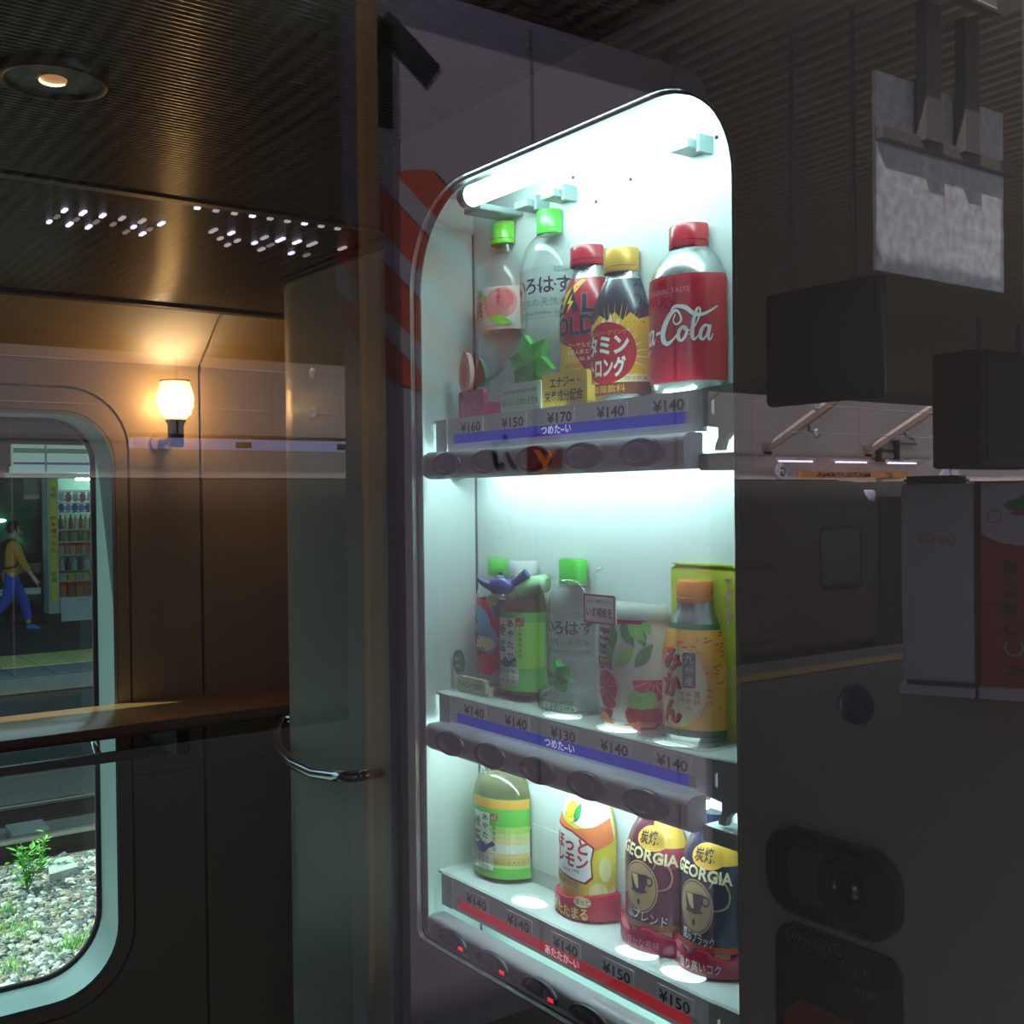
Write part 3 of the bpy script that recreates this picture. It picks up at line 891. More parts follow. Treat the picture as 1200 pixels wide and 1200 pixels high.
bm = plate([[(-0.022 + 0.0105 * math.cos(a * PI / 12) * (1 - 0.18 * math.sin(a * PI / 12)), 0.050 + 0.022 * math.sin(a * PI / 12)) for a in range(24)]], 0.006, lambda u, v, w: (u, -0.040 + w, v))
pt = obj('petal_board', bm, shiny('pale pink petal', (232, 202, 200)), d.t, local=True, label='pale pink petal board')
decal('print', ink('rose', (220, 160, 156)), [El(-0.022, 0.048, 0.0055, 0.014)], loc_front(-0.040), d.t, 1, local=True)
bm = plate([[(0.0, 0.063), (-0.008, 0.050), (-0.0098, 0.042), (-0.0085, 0.033), (0.0085, 0.033), (0.0098, 0.042), (0.008, 0.050)]], 0.006, lambda u, v, w: (u + 0.0015, -0.036 + w, v))
obj('drop_board', bm, shiny('teal drop', (28, 122, 104)), d.t, local=True, label='teal drop board')

def irohasu(name, label, yc, zb, R, h, caph, rn, ml, z_t):
    zs0 = h * 0.70
    pf = bottle_prof(R, h - caph * 0.75, rn, zs0, h * 0.885, waist=((h * .30, 1.0), (h * .315, .965), (h * .335, 1.0), (h * .43, 1.0), (h * .445, .97), (h * .465, 1.0)))
    d = Drink(name, label, 'bottle', yc, zb, pf, PET, R)
    d.cap(shiny('green cap', (72, 196, 62)), rn + 0.002, h - caph, h)
    obj('neck_ring', lathe([(rn, h - caph - 0.004), (rn + 0.0028, h - caph - 0.0036), (rn + 0.0028, h - caph - 0.002), (rn, h - caph - 0.0016)], seg=40, flat=0.001), PET, d.t, smooth=True, local=True)
    k = R / 0.036
    d.p(thin_glass('faint white print', (240, 246, 246), f0=0.01, milk=0.10), [R_(-1.1 * R, 1.5 * R, z_t - 0.033 * k, z_t + 0.019 * k)], 0, 'label')
    d.p(I_black, [T('い', -0.0125 * k, z_t, 0.019 * k, 0.014), T('ろ', 0.0045 * k, z_t, 0.019 * k, 0.014), T('は', 0.0235 * k, z_t, 0.019 * k, 0.014), T('す', 0.0425 * k, z_t, 0.019 * k, 0.014)] + [El(x * k, z_t, 0.0011 * k, n=8) for x in (-0.004, 0.0140, 0.0330)], 2, 'lettering')
    d.p(I_green, [T('日本の天然水', 0.017 * k, z_t - 0.017 * k, 0.0092 * k, 0.0, w=0.058 * k), T('NATURAL MINERAL WATER', 0.017 * k, z_t - 0.0275 * k, 0.0040 * k, 0.0, w=0.062 * k), T(ml, 0.040 * k, z_t + 0.0150 * k, 0.0075 * k, -0.005, skew=0.25)], 2, 'lettering')
    return d
def star_leaf(d, cx, cz, r, y0, m):
    """Green six-pointed folded leaf ornament, ridged from its centre."""
    bm = newbm()
    c0 = bm.verts.new((cx, y0 - 0.007, cz))
    ring = []
    n = 6
    for i in range(2 * n):
        a = PI / 2 + 0.26 + i * PI / n
        q = r if i % 2 == 0 else r * 0.62
        ring.append(bm.verts.new((cx + q * math.cos(a), y0 - (0.006 if i % 2 else 0.003), cz + q * math.sin(a) * 0.86)))
    back = [bm.verts.new((v.co.x, y0 + 0.003, v.co.z)) for v in ring]
    for i in range(2 * n):
        j = (i + 1) % (2 * n)
        bm.faces.new((c0, ring[i], ring[j]))
        bm.faces.new((ring[i], back[i], back[j], ring[j]))
    bm.faces.new(back)
    return obj('leaf_ornament', bm, m, d.t, local=True, label='green six-pointed leaf ornament')

d = irohasu('mineral_water_bottle', 'tall clear water bottle with green cap and big leaf ornament, top row', 0.906, 1.588, 0.0359, 0.206, 0.024, 0.0135, '555ml', 0.126)
c = collar(d, shiny('white collar', (224, 236, 228)), -0.034, 0.034, -0.042, 0.030)
decal('lettering', I_green, [T('NATURAL MINERAL WATER', 0.0, 0.0215, 0.0048, 0.0, w=0.056), T('おいしい日本の天然水', 0.0, 0.011, 0.0085, 0.0, w=0.060)], loc_front(-0.042), d.t, 1, local=True)
star_leaf(d, 0.012, 0.0475, 0.036, -0.036, shiny('ornament green', (58, 178, 62)))

R = 0.0321
pf = [(0.0, 0.0), (R * .86, 0.0), (R * .97, 0.003), (R, 0.007), (R, 0.086), (R * .985, 0.096), (R * .92, 0.107), (R * .80, 0.117), (R * .66, 0.126), (R * .57, 0.132), (R * .53, 0.138), (R * .53, 0.150)]
d = Drink('energy_drink_bottle', 'red and gold aluminium bottle with a red cap and yellow card at its foot', 'bottle', 0.846, 1.588, pf, SILVER, R)
d.cap(shiny('dark red cap', (168, 22, 44)), 0.0195, 0.139, 0.158)
d.sleeve('label', shiny('red can print', (172, 24, 42)), 0.004, 0.126, label='red printed body')
d.p(I_gold, [Pg([(-0.028, 0.0045), (0.0505, 0.0045), (0.0505, 0.010), (0.026, 0.026), (0.004, 0.058), (-0.028, 0.070)]), Pg([(-0.028, 0.085), (-0.012, 0.085), (0.004, 0.109), (0.020, 0.1235), (0.012, 0.1245), (-0.01, 0.113), (-0.028, 0.098)])], 1, label='gold printed bands')
sh_ = lambda it: [xf(i, -0.0105, 0.0125, 1.06) for i in it]
dk = [T('RE', -0.014, 0.083, 0.024, 0.03, w=0.026), T('L', 0.0325, 0.083, 0.024, 0.03, w=0.014), T('GOLD', 0.008, 0.0635, 0.024, 0.03, w=0.062), Pg([(0.000, 0.0745), (0.0115, 0.1005), (0.0235, 0.0745), (0.0165, 0.0745), (0.012, 0.087), (0.006, 0.0745)])]
d.p(I_grey, sh_([T('RE', -0.014, 0.083, 0.024, 0.055, w=0.028), T('L', 0.0325, 0.083, 0.024, 0.055, w=0.016), T('GOLD', 0.008, 0.0635, 0.024, 0.055, w=0.065)]), 2, 'lettering')
d.p(I_navy, sh_(dk), 3, 'lettering')
d.p(I_yel, sh_([Pg([(0.0135, 0.093), (0.0075, 0.0835), (0.0115, 0.0835), (0.0085, 0.0745), (0.0165, 0.0855), (0.0122, 0.0855)])]), 4)
d.p(I_cream, [T('ローヤルゼリー', 0.018, 0.0600, 0.0052, 0.0), T('高麗人参エキス', 0.016, 0.0535, 0.0052, 0.0), T('ビタミンB6, B2, B12', 0.016, 0.0470, 0.0050, 0.0)], 2, 'lettering')
d.p(I_maroon, [T('1日分のビタミンC', 0.014, 0.0405, 0.0050, 0.0), T('エナジードリンク', 0.006, 0.0340, 0.0056, 0.0)], 2, 'lettering')
c = collar(d, shiny('yellow card', (226, 186, 68)), -0.027, 0.043, -0.041, 0.034)
decal('lettering', I_black, [T('エナジー・', 0.010, 0.0245, 0.0115, 0.015, w=0.044), T('栄養成分配合', 0.008, 0.0115, 0.0115, 0.012, w=0.058)], loc_front(-0.041), d.t, 1, local=True)
obj('clear_foot', plate([rrect(-0.03, 0.052, -0.050, -0.004, 0.006, 4)], 0.003, lambda u, v, w: (u, v, w)), PET, d.t, local=True)

R = 0.0344
pf = [(0.0, 0.0), (R * .84, 0.0), (R * .95, 0.002), (R, 0.007), (R, 0.074), (R * .97, 0.084), (R * .87, 0.097), (R * .72, 0.109), (R * .60, 0.117), (R * .555, 0.121), (R * .555, 0.135)]
d = Drink('vitamin_drink_bottle', 'dark shouldered bottle with yellow sunburst, red disc and gold cap', 'bottle', 0.796, 1.588, pf, SILVER, R)
d.cap(mat('gold metal cap', (206, 158, 66), 0.35, 0.35, var=0.06, scale=60), 0.0198, 0.1235, 0.146)
d.sleeve('label', shiny('navy can print', (26, 32, 52)), 0.010, 0.1165, label='dark navy printed shoulder')
d.p(shiny('sun yellow', (244, 196, 52)), [Pg([(-1.0 * R, 0.020), (1.56 * R, 0.020), (1.56 * R, 0.080), (0.040, 0.077), (0.032, 0.083), (0.024, 0.076), (0.016, 0.084), (0.008, 0.077), (-0.002, 0.083), (-0.012, 0.076), (-1.0 * R, 0.078)])], 1, label='yellow sunburst picture')
burst = []
for i in range(17):
    a = PI * i / 16
    L = 0.034 + 0.006 * (i % 2)
    for q in (1,):
        burst.append(Pg([(0.016 + 0.012 * math.cos(a - .07), 0.052 + 0.008 * math.sin(a - .07)), (0.016 + L * 1.08 * math.cos(a), 0.052 + 0.043 * math.sin(a)), (0.016 + 0.012 * math.cos(a + .07), 0.052 + 0.008 * math.sin(a + .07))]))
burst = [b for b in burst if max(p[0] for p in b[0]) < 1.55 * R and min(p[0] for p in b[0]) > -1.1 * R]
d.p(I_yel, burst, 2)
d.p(ink('pale flare', (255, 244, 190)), [Pg([(0.02 + 0.01 * math.cos(a - .1), 0.044 + 0.01 * math.sin(a - .1)), (0.02 + 0.034 * math.cos(a), 0.044 + 0.024 * math.sin(a)), (0.02 + 0.01 * math.cos(a + .1), 0.044 + 0.01 * math.sin(a + .1))]) for a in (-.5, -.1, .25, .6, .95)], 3)
d.p(I_white, [Pg([(0.000, 0.066), (0.003, 0.080), (0.008, 0.072), (0.012, 0.084), (0.015, 0.070), (0.020, 0.078), (0.022, 0.064), (0.030, 0.068), (0.031, 0.055)])], 3)
d.p(shiny('flame red', (190, 26, 34)), [El(0.006, 0.047, 0.0315, 0.0285, 36)], 4, label='red disc')
d.p(I_white, [T('ビタミン', -0.002, 0.0540, 0.0200, 0.04, w=0.064), T('ストロング', -0.003, 0.0335, 0.0190, 0.04, w=0.060)], 5, 'lettering')
d.p(I_gold, [T('赤いスパークリング', 0.006, 0.0655, 0.0050, 0.0)], 5, 'lettering')
d.p(I_cream, [R_(-1.0 * R, 1.56 * R, 0.0195, 0.0265)], 3)
d.p(I_brown, [R_(-1.0 * R, 1.56 * R, 0.0085, 0.0195)], 3, label='brown foot band')
d.p(I_black, [T('アルギニン・ローヤルゼリー・マカ・ビタミンB6', 0.016, 0.0230, 0.0040, 0.0, w=0.066)], 4, 'lettering')
d.p(I_gold, [T('炭酸飲料', 0.008, 0.014, 0.0075, 0.0, w=0.036)], 4, 'lettering')

R = 0.0400
pf = [(0.0, 0.0), (R * .70, 0.0), (R * .84, 0.003), (R * .94, 0.0085), (R, 0.016), (R, 0.098), (R * .985, 0.103), (R * .90, 0.112), (R * .74, 0.121), (R * .60, 0.127), (R * .47, 0.131), (R * .46, 0.138)]
d = Drink('cola_bottle', 'wide red aluminium bottle with a red cap and flowing white script', 'bottle', 0.708, 1.588, pf, SILVER, R)
d.cap(shiny('cola red cap', (176, 18, 36)), 0.0198, 0.1305, 0.1505)
d.sleeve('label', shiny('cola red print', (178, 16, 36)), 0.0125, 0.1035, label='red printed body')
sc = [xf(i, -0.0605, 0.0465, 0.0127) for i in script_cola()]
d.p(I_white, sc, 2, 'lettering')
d.p(ink('pale red', (214, 130, 136)), [T('ORIGINAL TASTE', 0.002, 0.090, 0.0062, 0.0, w=0.050)], 2, 'lettering')

# --- middle row
R = 0.0300
pf = bottle_prof(R, 0.130, 0.0115, 0.098, 0.126)
d = Drink('apple_juice_bottle', 'small red labelled juice bottle with green cap half hidden by green tea', 'bottle', 1.004, 1.2915, pf, PET, R)
d.cap(shiny('soft green cap', (96, 200, 80)), 0.0132, 0.128, 0.1465)
d.sleeve('label', shiny('apple red label', (190, 32, 52)), 0.028, 0.102)
d.p(I_lblue, [El(-0.006, 0.074, 0.021, 0.022), El(0.010, 0.060, 0.013, 0.016)], 1)
d.p(I_cream, [El(0.004, 0.055, 0.016, 0.008)], 2)
d.p(I_navy, [Stroke([(-0.008, 0.085), (-0.013, 0.080), (-0.006, 0.079), (-0.010, 0.074)], 0.0016), Stroke([(-0.009, 0.070), (-0.014, 0.066), (-0.006, 0.066), (-0.010, 0.061), (-0.003, 0.060)], 0.0018)], 3, 'lettering')
d.p(I_dgreen, [T('Q00', -0.006, 0.047, 0.013, 0.02, w=0.026)], 4, 'lettering')
d.p(shiny('apple', (206, 44, 42)), [El(0.008, 0.034, 0.0155, 0.012), El(0.024, 0.080, 0.008, 0.007), El(-0.014, 0.058, 0.007, 0.008)], 3, label='red apple picture')
c = collar(d, shiny('cream collar', (232, 234, 196)), -0.034, 0.022, -0.036, 0.018, r=0.007)
decal('lettering', I_green, [T('りんご一つ分の', -0.006, 0.010, 0.0075, 0.0, w=0.044)], loc_front(-0.036), d.t, 1, local=True)
bm = plate([[(-0.034 + 0.010 * math.cos(a * PI / 10), 0.032 + 0.0135 * math.sin(a * PI / 10)) for a in range(20)]], 0.003, lambda u, v, w: (u, -0.034 + w, v))
obj('badge', bm, shiny('badge green', (34, 120, 62)), d.t, local=True, label='round green badge')
decal('lettering', I_cream, [T('果汁', -0.034, 0.035, 0.006), T('20%', -0.034, 0.028, 0.0055)], loc_front(-0.034), d.t, 1, local=True)

def teapot(bm, c, s, y, flip=1):
    """Flat-backed side-handled teapot built of a body, lid, spout and pipe handle."""
    cx, cz = c
    b2 = lathe([(0.0, -0.52), (0.55, -0.52), (0.86, -0.22), (0.92, 0.02), (0.74, 0.34), (0.40, 0.50), (0.42, 0.55), (0.12, 0.66), (0.13, 0.84), (0.0, 0.90)], seg=20)
    for v in b2.verts:
        v.co = Vector((v.co.x * s + cx, v.co.y * s * 0.55 + y, v.co.z * s + cz))
    me_ = bpy.data.meshes.new('tmp'); b2.to_mesh(me_); b2.free(); bm.from_mesh(me_); bpy.data.meshes.remove(me_)
    add_tube(bm, [(cx - flip * 0.7 * s, y, cz - 0.02 * s), (cx - flip * 1.15 * s, y, cz + 0.14 * s), (cx - flip * 1.55 * s, y, cz + 0.42 * s)], [0.30 * s, 0.20 * s, 0.12 * s], 10)
    add_tube(bm, [(cx + flip * 0.6 * s, y, cz - 0.02 * s), (cx + flip * 1.1 * s, y, cz + 0.32 * s), (cx + flip * 1.75 * s, y, cz + 0.78 * s)], [0.22 * s, 0.25 * s, 0.34 * s], 12)
    ca, sa = math.cos(0.62), math.sin(0.62)
    for v in bm.verts:
        dx, dy = v.co.x - cx, v.co.y - y
        v.co.x, v.co.y = cx + dx * ca - dy * sa, y + dx * sa + dy * ca
    return bm
def pot2d(cx, cz, s):
    return [El(cx, cz, 0.95 * s, 0.52 * s), El(cx, cz + 0.5 * s, 0.45 * s, 0.12 * s), El(cx, cz + 0.68 * s, 0.13 * s, 0.14 * s, 10), Stroke([(cx - 0.7 * s, cz), (cx - 1.15 * s, cz + 0.1 * s), (cx - 1.5 * s, cz + 0.4 * s)], [0.5 * s, 0.3 * s, 0.14 * s], 3), Stroke([(cx + 0.6 * s, cz), (cx + 1.1 * s, cz + 0.28 * s), (cx + 1.75 * s, cz + 0.62 * s)], [0.36 * s, 0.4 * s, 0.6 * s], 3)]

def ayataka(d, z0, z1, hot):
    """Tea label: pale panel with vertical title, teapot, small seal and lines of small writing."""
    H = z1 - z0
    xl, xr = -0.016, 0.0135
    k = H / 0.09
    d.p(ink('label paper', (226, 234, 218)), [RR(xl, xr, z0 + 0.33 * H, z1 - 0.08 * H, 0.001), RR(xl, xr + 0.004, z0 + 0.02 * H, z0 + 0.27 * H, 0.001)], 2, 'label')
    d.p(I_dgreen, TV('綾鷹', -0.0075, z1 - 0.25 * H, 0.0165 * k, 0.006, 1.2, w=0.0135), 3, 'lettering')
    d.p(I_dgreen, TV('あやたか', 0.0070, z1 - 0.15 * H, 0.0098 * k, 0.016, 1.32, w=0.0088), 3, 'lettering')
    d.p(I_dgreen, [i for a in range(4) for i in TV(('匠の技', 'にごり', 'ほのか', '旨み茶')[a], -0.0115 + a * 0.0072, z0 + 0.215 * H, 0.0050 * k, 0.0, 1.25)], 3, 'lettering')
    d.p(I_maroon, [RR(0.0150, 0.0235, z1 - 0.18 * H, z1 - 0.075 * H, 0.0006)], 2)
    d.p(I_cream, [T('上林', 0.0192, z1 - 0.105 * H, 0.0036), T('春松', 0.0192, z1 - 0.15 * H, 0.0036)], 3, 'lettering')
    d.p(I_dgreen, TV('上林春松本店', 0.0192, z1 - 0.22 * H, 0.0050, 0.0, 1.12), 2, 'lettering')

R = 0.0324
pf = bottle_prof(R, 0.122, 0.0150, 0.090, 0.118, waist=((0.020, 1.0), (0.023, .96), (0.027, .985), (0.083, .985)))
GT = shiny('green tea label', (112, 192, 92), 0.3, var=0.10, scale=26)
d = Drink('green_tea_bottle', 'cold green tea bottle with white cap and blue teapot ornament, middle row', 'bottle', 0.955, 1.2965, pf, thin_glass('tea shoulder plastic', (226, 226, 190), f0=0.05, rough=0.08, milk=0.35, milkcol=(206, 208, 160)), R)
d.cap(shiny('white cap', (232, 240, 238)), 0.0185, 0.1215, 0.1405)
d.sleeve('label', GT, 0.006, 0.088, label='green tea label')
d.p(ink('leaf bright', (150, 214, 84)), [RR(0.014, 1.5 * R, 0.030, 0.078, 0.004)], 1)
ayataka(d, 0.010, 0.088, False)
d.p(ink('tea blue', (36, 66, 128)), pot2d(-0.0010, 0.0345, 0.0085), 4, label='blue teapot picture')
M_pot = shiny('teapot blue', (36, 62, 122), 0.35)
obj('teapot_ornament', teapot(newbm(), (0.006, 0.116), 0.0165, -0.038), M_pot, d.t, smooth='auto', local=True, label='dark blue teapot ornament')
b2 = lathe([(0.0, -0.9), (0.45, -0.9), (0.62, -0.75), (0.95, -0.1), (1.0, 0.5), (0.93, 0.5), (0.0, 0.42)], seg=20)
for v in b2.verts:
    v.co = Vector((v.co.x * 0.0140 - 0.012, v.co.y * 0.006 - 0.030, v.co.z * 0.0140 + 0.094))
obj('cup_ornament', b2, shiny('tea cup grey', (96, 100, 92)), d.t, smooth='auto', local=True, label='small grey tea cup ornament')
decal('print', ink('tea', (178, 178, 104)), [El(-0.012, 0.0990, 0.0105, 0.0058)], loc_front(-0.0362), d.t, 1, local=True)
obj('handle_tube', tube([(0.016, -0.020, 0.112), (0.030, -0.015, 0.1165), (0.046, -0.0105, 0.119), (0.049, -0.0095, 0.119)], [0.0095, 0.0095, 0.0095, 0.006], 14), shiny('pale green tube', (170, 222, 170)), d.t, smooth='auto', local=True, label='pale green tube ornament')

d = irohasu('small_water_bottle', 'short clear water bottle with green cap on stepped white collar, middle row', 0.873, 1.2915, 0.0300, 0.1500, 0.0245, 0.0152, '285ml', 0.0835)
obj('base_collar', lathe([(0.0, 0.0), (0.040, 0.0), (0.043, 0.002), (0.043, 0.016), (0.0425, 0.018), (0.033, 0.025), (0.0, 0.026)], seg=40, flat=0.001, sy=0.86), thin_glass('frosted collar', (250, 255, 253), f0=0.04, rough=0.1, milk=0.15, milkcol=(240, 250, 246)), d.t, smooth='auto', local=True)
sfc = surf_prof([(0.043, 0.0), (0.043, 0.02)], 0.043, 0.001, 1.0, 0.86)
decal('lettering', I_green, [T('NATURAL MINERAL WATER', 0.002, 0.0125, 0.0048, 0.0, w=0.058), T('おいしい日本の天然水', 0.002, 0.0055, 0.0075, 0.0, w=0.062)], sfc, d.t, 1, step=0.006, local=True)
star_leaf(d, 0.010, 0.037, 0.0185, -0.029, shiny('ornament green 2', (48, 160, 74)))

R = 0.0396
pf = [(0.0, 0.0), (R * .93, 0.0), (R * .97, 0.003), (R * .985, 0.010), (R * 1.0, 0.060), (R * .97, 0.085), (R * .93, 0.098), (R * .93, 0.100)]
CUPW = shiny('white cup', (236, 238, 230), 0.35)
d = Drink('fruit_drink_bottle', 'short white bottle printed with pink grapefruit halves and green leaves', 'bottle', 0.782, 1.2915, pf, CUPW, R)
obj('cap', lathe([(R * .93, 0.099), (R * 1.0, 0.0995), (R * 1.02, 0.102), (R * 1.02, 0.109), (R * .98, 0.112), (0.0, 0.1124)], seg=48, flat=0.001, sy=0.86), shiny('white lid', (226, 236, 226)), d.t, smooth='auto', local=True)
d.p(I_red, [Pg([(-0.0275, 0.0955), (0.040, 0.0955), (0.036, 0.1005), (-0.0275, 0.1005)])], 2, label='red top stripe')
lf = [Leaf(0.012, 0.097, 0.026, 0.012, -1.0), Leaf(0.019, 0.096, 0.024, 0.012, -0.7), Leaf(0.002, 0.096, 0.026, 0.011, -1.5), Leaf(-0.004, 0.078, 0.020, 0.010, -1.3), Leaf(0.030, 0.092, 0.018, 0.010, -1.2), Leaf(0.006, 0.056, 0.028, 0.012, 0.75), Leaf(0.026, 0.057, 0.028, 0.012, 0.85), Leaf(0.034, 0.098, 0.014, 0.010, -0.9)]
d.p(I_green, lf[::2], 3); d.p(I_lgreen, lf[1::2], 4)
d.p(I_black, [R_(-0.030, 0.0015, 0.066, 0.090)], 2)
d.p(I_white, [T('Minute', -0.0115, 0.0845, 0.0068, 0.01, w=0.022), T('Maid', -0.012, 0.0778, 0.0068, 0.01, w=0.017), T('Premium', -0.0115, 0.0708, 0.004)], 3, 'lettering')
d.p(I_maroon, [R_(-0.030, 0.0015, 0.0525, 0.0635)], 2)
d.p(I_white, [T('果汁100%', -0.0105, 0.0602, 0.0042), T('グレープフルーツ', -0.0105, 0.0555, 0.0028)], 3, 'lettering')
I_rind, I_flesh = ink('rind', (244, 220, 190)), mat('grapefruit flesh', (204, 62, 82), 0.4, var=0.25, scale=160)
def half(cx, cz, r, a0, a1):
    return [(cx + r * math.cos(a0 + (a1 - a0) * i / 16), cz + r * math.sin(a0 + (a1 - a0) * i / 16)) for i in range(17)]
d.p(I_rind, [El(-0.006, 0.036, 0.0175, 0.018), Pg(half(0.044, 0.046, 0.0225, PI * .98, PI * 2.0)), El(-0.002, 0.0225, 0.013, 0.007)], 2)
d.p(I_flesh, [El(-0.007, 0.036, 0.0152, 0.0158), Pg(half(0.044, 0.0455, 0.0202, PI, PI * 2.0)), El(-0.004, 0.0225, 0.0105, 0.0055), Pg(half(0.036, 0.0175, 0.020, PI, 2 * PI)), Pg(half(-0.010, 0.0165, 0.0125, PI, 2 * PI))], 3, label='pink grapefruit picture')
segs = []
for a in range(8):
    t_ = a * PI / 4 + .2
    segs.append(Stroke([(-0.007 + 0.003 * math.cos(t_), 0.036 + 0.003 * math.sin(t_)), (-0.007 + 0.0145 * math.cos(t_), 0.036 + 0.015 * math.sin(t_))], 0.0006, 2))
for a in range(5):
    t_ = PI + .35 + a * 0.6
    segs.append(Stroke([(0.044 + 0.004 * math.cos(t_), 0.0455 + 0.004 * math.sin(t_)), (0.044 + 0.019 * math.cos(t_), 0.0455 + 0.0195 * math.sin(t_))], 0.0006, 2))
d.p(ink('pith', (244, 190, 180)), segs, 4)
d.p(ink('grape green', (150, 208, 96)), [El(0.027, 0.0275, 0.0078, 0.0082), El(0.040, 0.0275, 0.0080, 0.0082), El(0.033, 0.0265, 0.008, 0.008)], 5, label='green grapes picture')
d.p(shiny('bowl red', (190, 36, 48)), [Pg([(0.018, 0.0200), (0.052, 0.0200), (0.050, 0.0095), (0.040, 0.0065), (0.026, 0.0075), (0.019, 0.0125)])], 4)
d.p(ink('peach cut', (232, 150, 84)), [Pg([(0.012, -0.0 + 0.0035), (0.044, 0.0035), (0.048, 0.0065), (0.03, 0.0085)]), Pg([(-0.026, 0.0035), (0.004, 0.0035), (-0.004, 0.011), (-0.010, 0.0135)])], 5)
d.p(I_black, [T('ビタミンC 1日分(ビオチン)', 0.0, 0.0072, 0.0032)], 6, 'lettering')
# small red-edged sign clipped above it
cl = obj('clip_sign', plate([rrect(-0.030, 0.014, 0.0945, 0.1215, 0.0015, 3)], 0.0015, lambda u, v, w: (u, -0.040 + w, v)), shiny('sign white', (240, 240, 238)), d.t, local=True, label='white clip sign with red border')
decal('print', I_maroon, [Pg(rrect(-0.030, 0.014, 0.0945, 0.1215, 0.0015, 3), rrect(-0.0285, 0.0125, 0.0962, 0.1198, 0.001, 3))], loc_front(-0.040), d.t, 1, local=True)
decal('lettering', I_black, [T('ビタミンB群(ビオチン)', -0.007, 0.1152, 0.0045, 0.0, w=0.036)], loc_front(-0.040), d.t, 2, local=True)
decal('lettering', I_maroon, [T('いま補給を', -0.008, 0.1050, 0.0095, 0.012, w=0.036)], loc_front(-0.040), d.t, 2, local=True)
obj('clip_post', tube([(-0.020, -0.037, 0.095), (-0.022, -0.034, 0.140), (-0.016, -0.030, 0.146)], 0.0022, 8), PET, d.t, smooth=True, local=True)

R = 0.0334
pf = [(0.0, 0.0), (R * .90, 0.0), (R * .97, 0.003), (R, 0.008), (R, 0.062), (R * .98, 0.075), (R * .90, 0.088), (R * .78, 0.099), (R * .66, 0.107), (R * .57, 0.112), (R * .55, 0.120)]
d = Drink('mandarin_juice_bottle', 'orange mandarin juice bottle in front of a tall yellow-green board', 'bottle', 0.705, 1.2915, pf, SILVER, R)
d.cap(mat('orange metal cap', (226, 130, 44), 0.4, 0.2, var=0.05), 0.0182, 0.118, 0.137)
d.sleeve('label', mat('mandarin pulp print', (244, 170, 56), 0.35, var=0.10, scale=60, coat=0.3), 0.008, 0.099, label='orange pulp label')
d.p(I_dgreen, [R_(-1.1 * R, 1.56 * R, 0.0045, 0.0105), R_(-1.1 * R, 1.56 * R, 0.096, 0.1005)], 2)
random.seed(11)
fl = []
for i in range(70):
    x, z = random.uniform(-.02, 1.5 * R), random.uniform(0.013, 0.094)
    if (x - 0.004) ** 2 / 0.026 ** 2 + (z - 0.047) ** 2 / 0.033 ** 2 < 1:
        continue
    L = random.uniform(0.002, 0.0055)
    a = random.uniform(-.5, .5)
    fl.append(Pg([(x - L * math.cos(a), z - L * math.sin(a) * .6), (x + L * .2, z - .0008), (x + L * math.cos(a), z + L * math.sin(a)), (x, z + .001)]))
d.p(ink('pulp red', (226, 82, 42)), fl, 1)
d.p(I_cream, [El(0.004, 0.047, 0.0275, 0.034, 32)], 2); d.p(ink('pale tan', (226, 206, 150)), [El(0.004, 0.047, 0.0262, 0.0325, 32)], 3); d.p(I_cream, [El(0.004, 0.047, 0.0252, 0.0315, 32)], 4)
d.p(I_black, [T(ch, -0.0025 + 0.0012, 0.070 - i * 0.0225, 0.0225, 0.045, w=0.021) for i, ch in enumerate('みかん')], 5, 'lettering')
d.p(ink('mandarin red', (214, 54, 30)), [T(ch, -0.0032, 0.0705 - i * 0.0225, 0.0225, 0.03, w=0.020) for i, ch in enumerate('みかん')], 6, 'lettering')
d.p(ink('plaque blue', (36, 70, 104)), [RR(0.0095, 0.0215, 0.047, 0.077, 0.0015)], 5)
d.p(I_cream, TV('九州産', 0.0155, 0.0715, 0.0085, 0.0, 1.1), 6, 'lettering')
d.p(I_brown, TV('温州', 0.0225, 0.0415, 0.0060, 0.0, 1.1) + TV('みかん', 0.0150, 0.0415, 0.0052, 0.0, 1.1) + TV('使用', 0.009, 0.0415, 0.0042), 5, 'lettering')
bd = obj('back_board', plate([[(-0.034, 0.0), (0.0445, 0.0), (0.0445, 0.146), (0.0425, 0.150), (-0.027, 0.150), (-0.034, 0.146)]], 0.0022, lambda u, v, w: (u, 0.0012 + w, v)), thin_glass('lime board', (236, 244, 110), f0=0.04, rough=0.1, milk=0.97, milkcol=(238, 246, 96)), d.t, local=True, label='yellow-green board behind bottle')
decal('lettering', ink('coral', (232, 120, 120)), TV('つぶつぶ', 0.0365, 0.138, 0.0105, 0.035, 1.02), lambda s, z, e: (s, 0.0012 - e, z), d.t, 1, local=True)
decal('lettering', ink('coral pale', (250, 220, 214)), TV('つぶつぶ', 0.0365, 0.138, 0.0105, -0.004, 1.02), lambda s, z, e: (s, 0.0012 - e, z), d.t, 3, local=True)
obj('board_edge', plate([[(0.0445, 0.0), (0.046, 0.0), (0.046, 0.147), (0.0425, 0.1515), (-0.031, 0.1515), (-0.031, 0.150), (0.0425, 0.150), (0.0445, 0.146)]], 0.004, lambda u, v, w: (u, -0.0005 + w, v)), shiny('lime edge', (208, 220, 60)), d.t, local=True)
obj('clear_foot', plate([rrect(-0.036, 0.052, -0.046, -0.002, 0.008, 4)], 0.003, lambda u, v, w: (u, v, w)), PET, d.t, local=True)

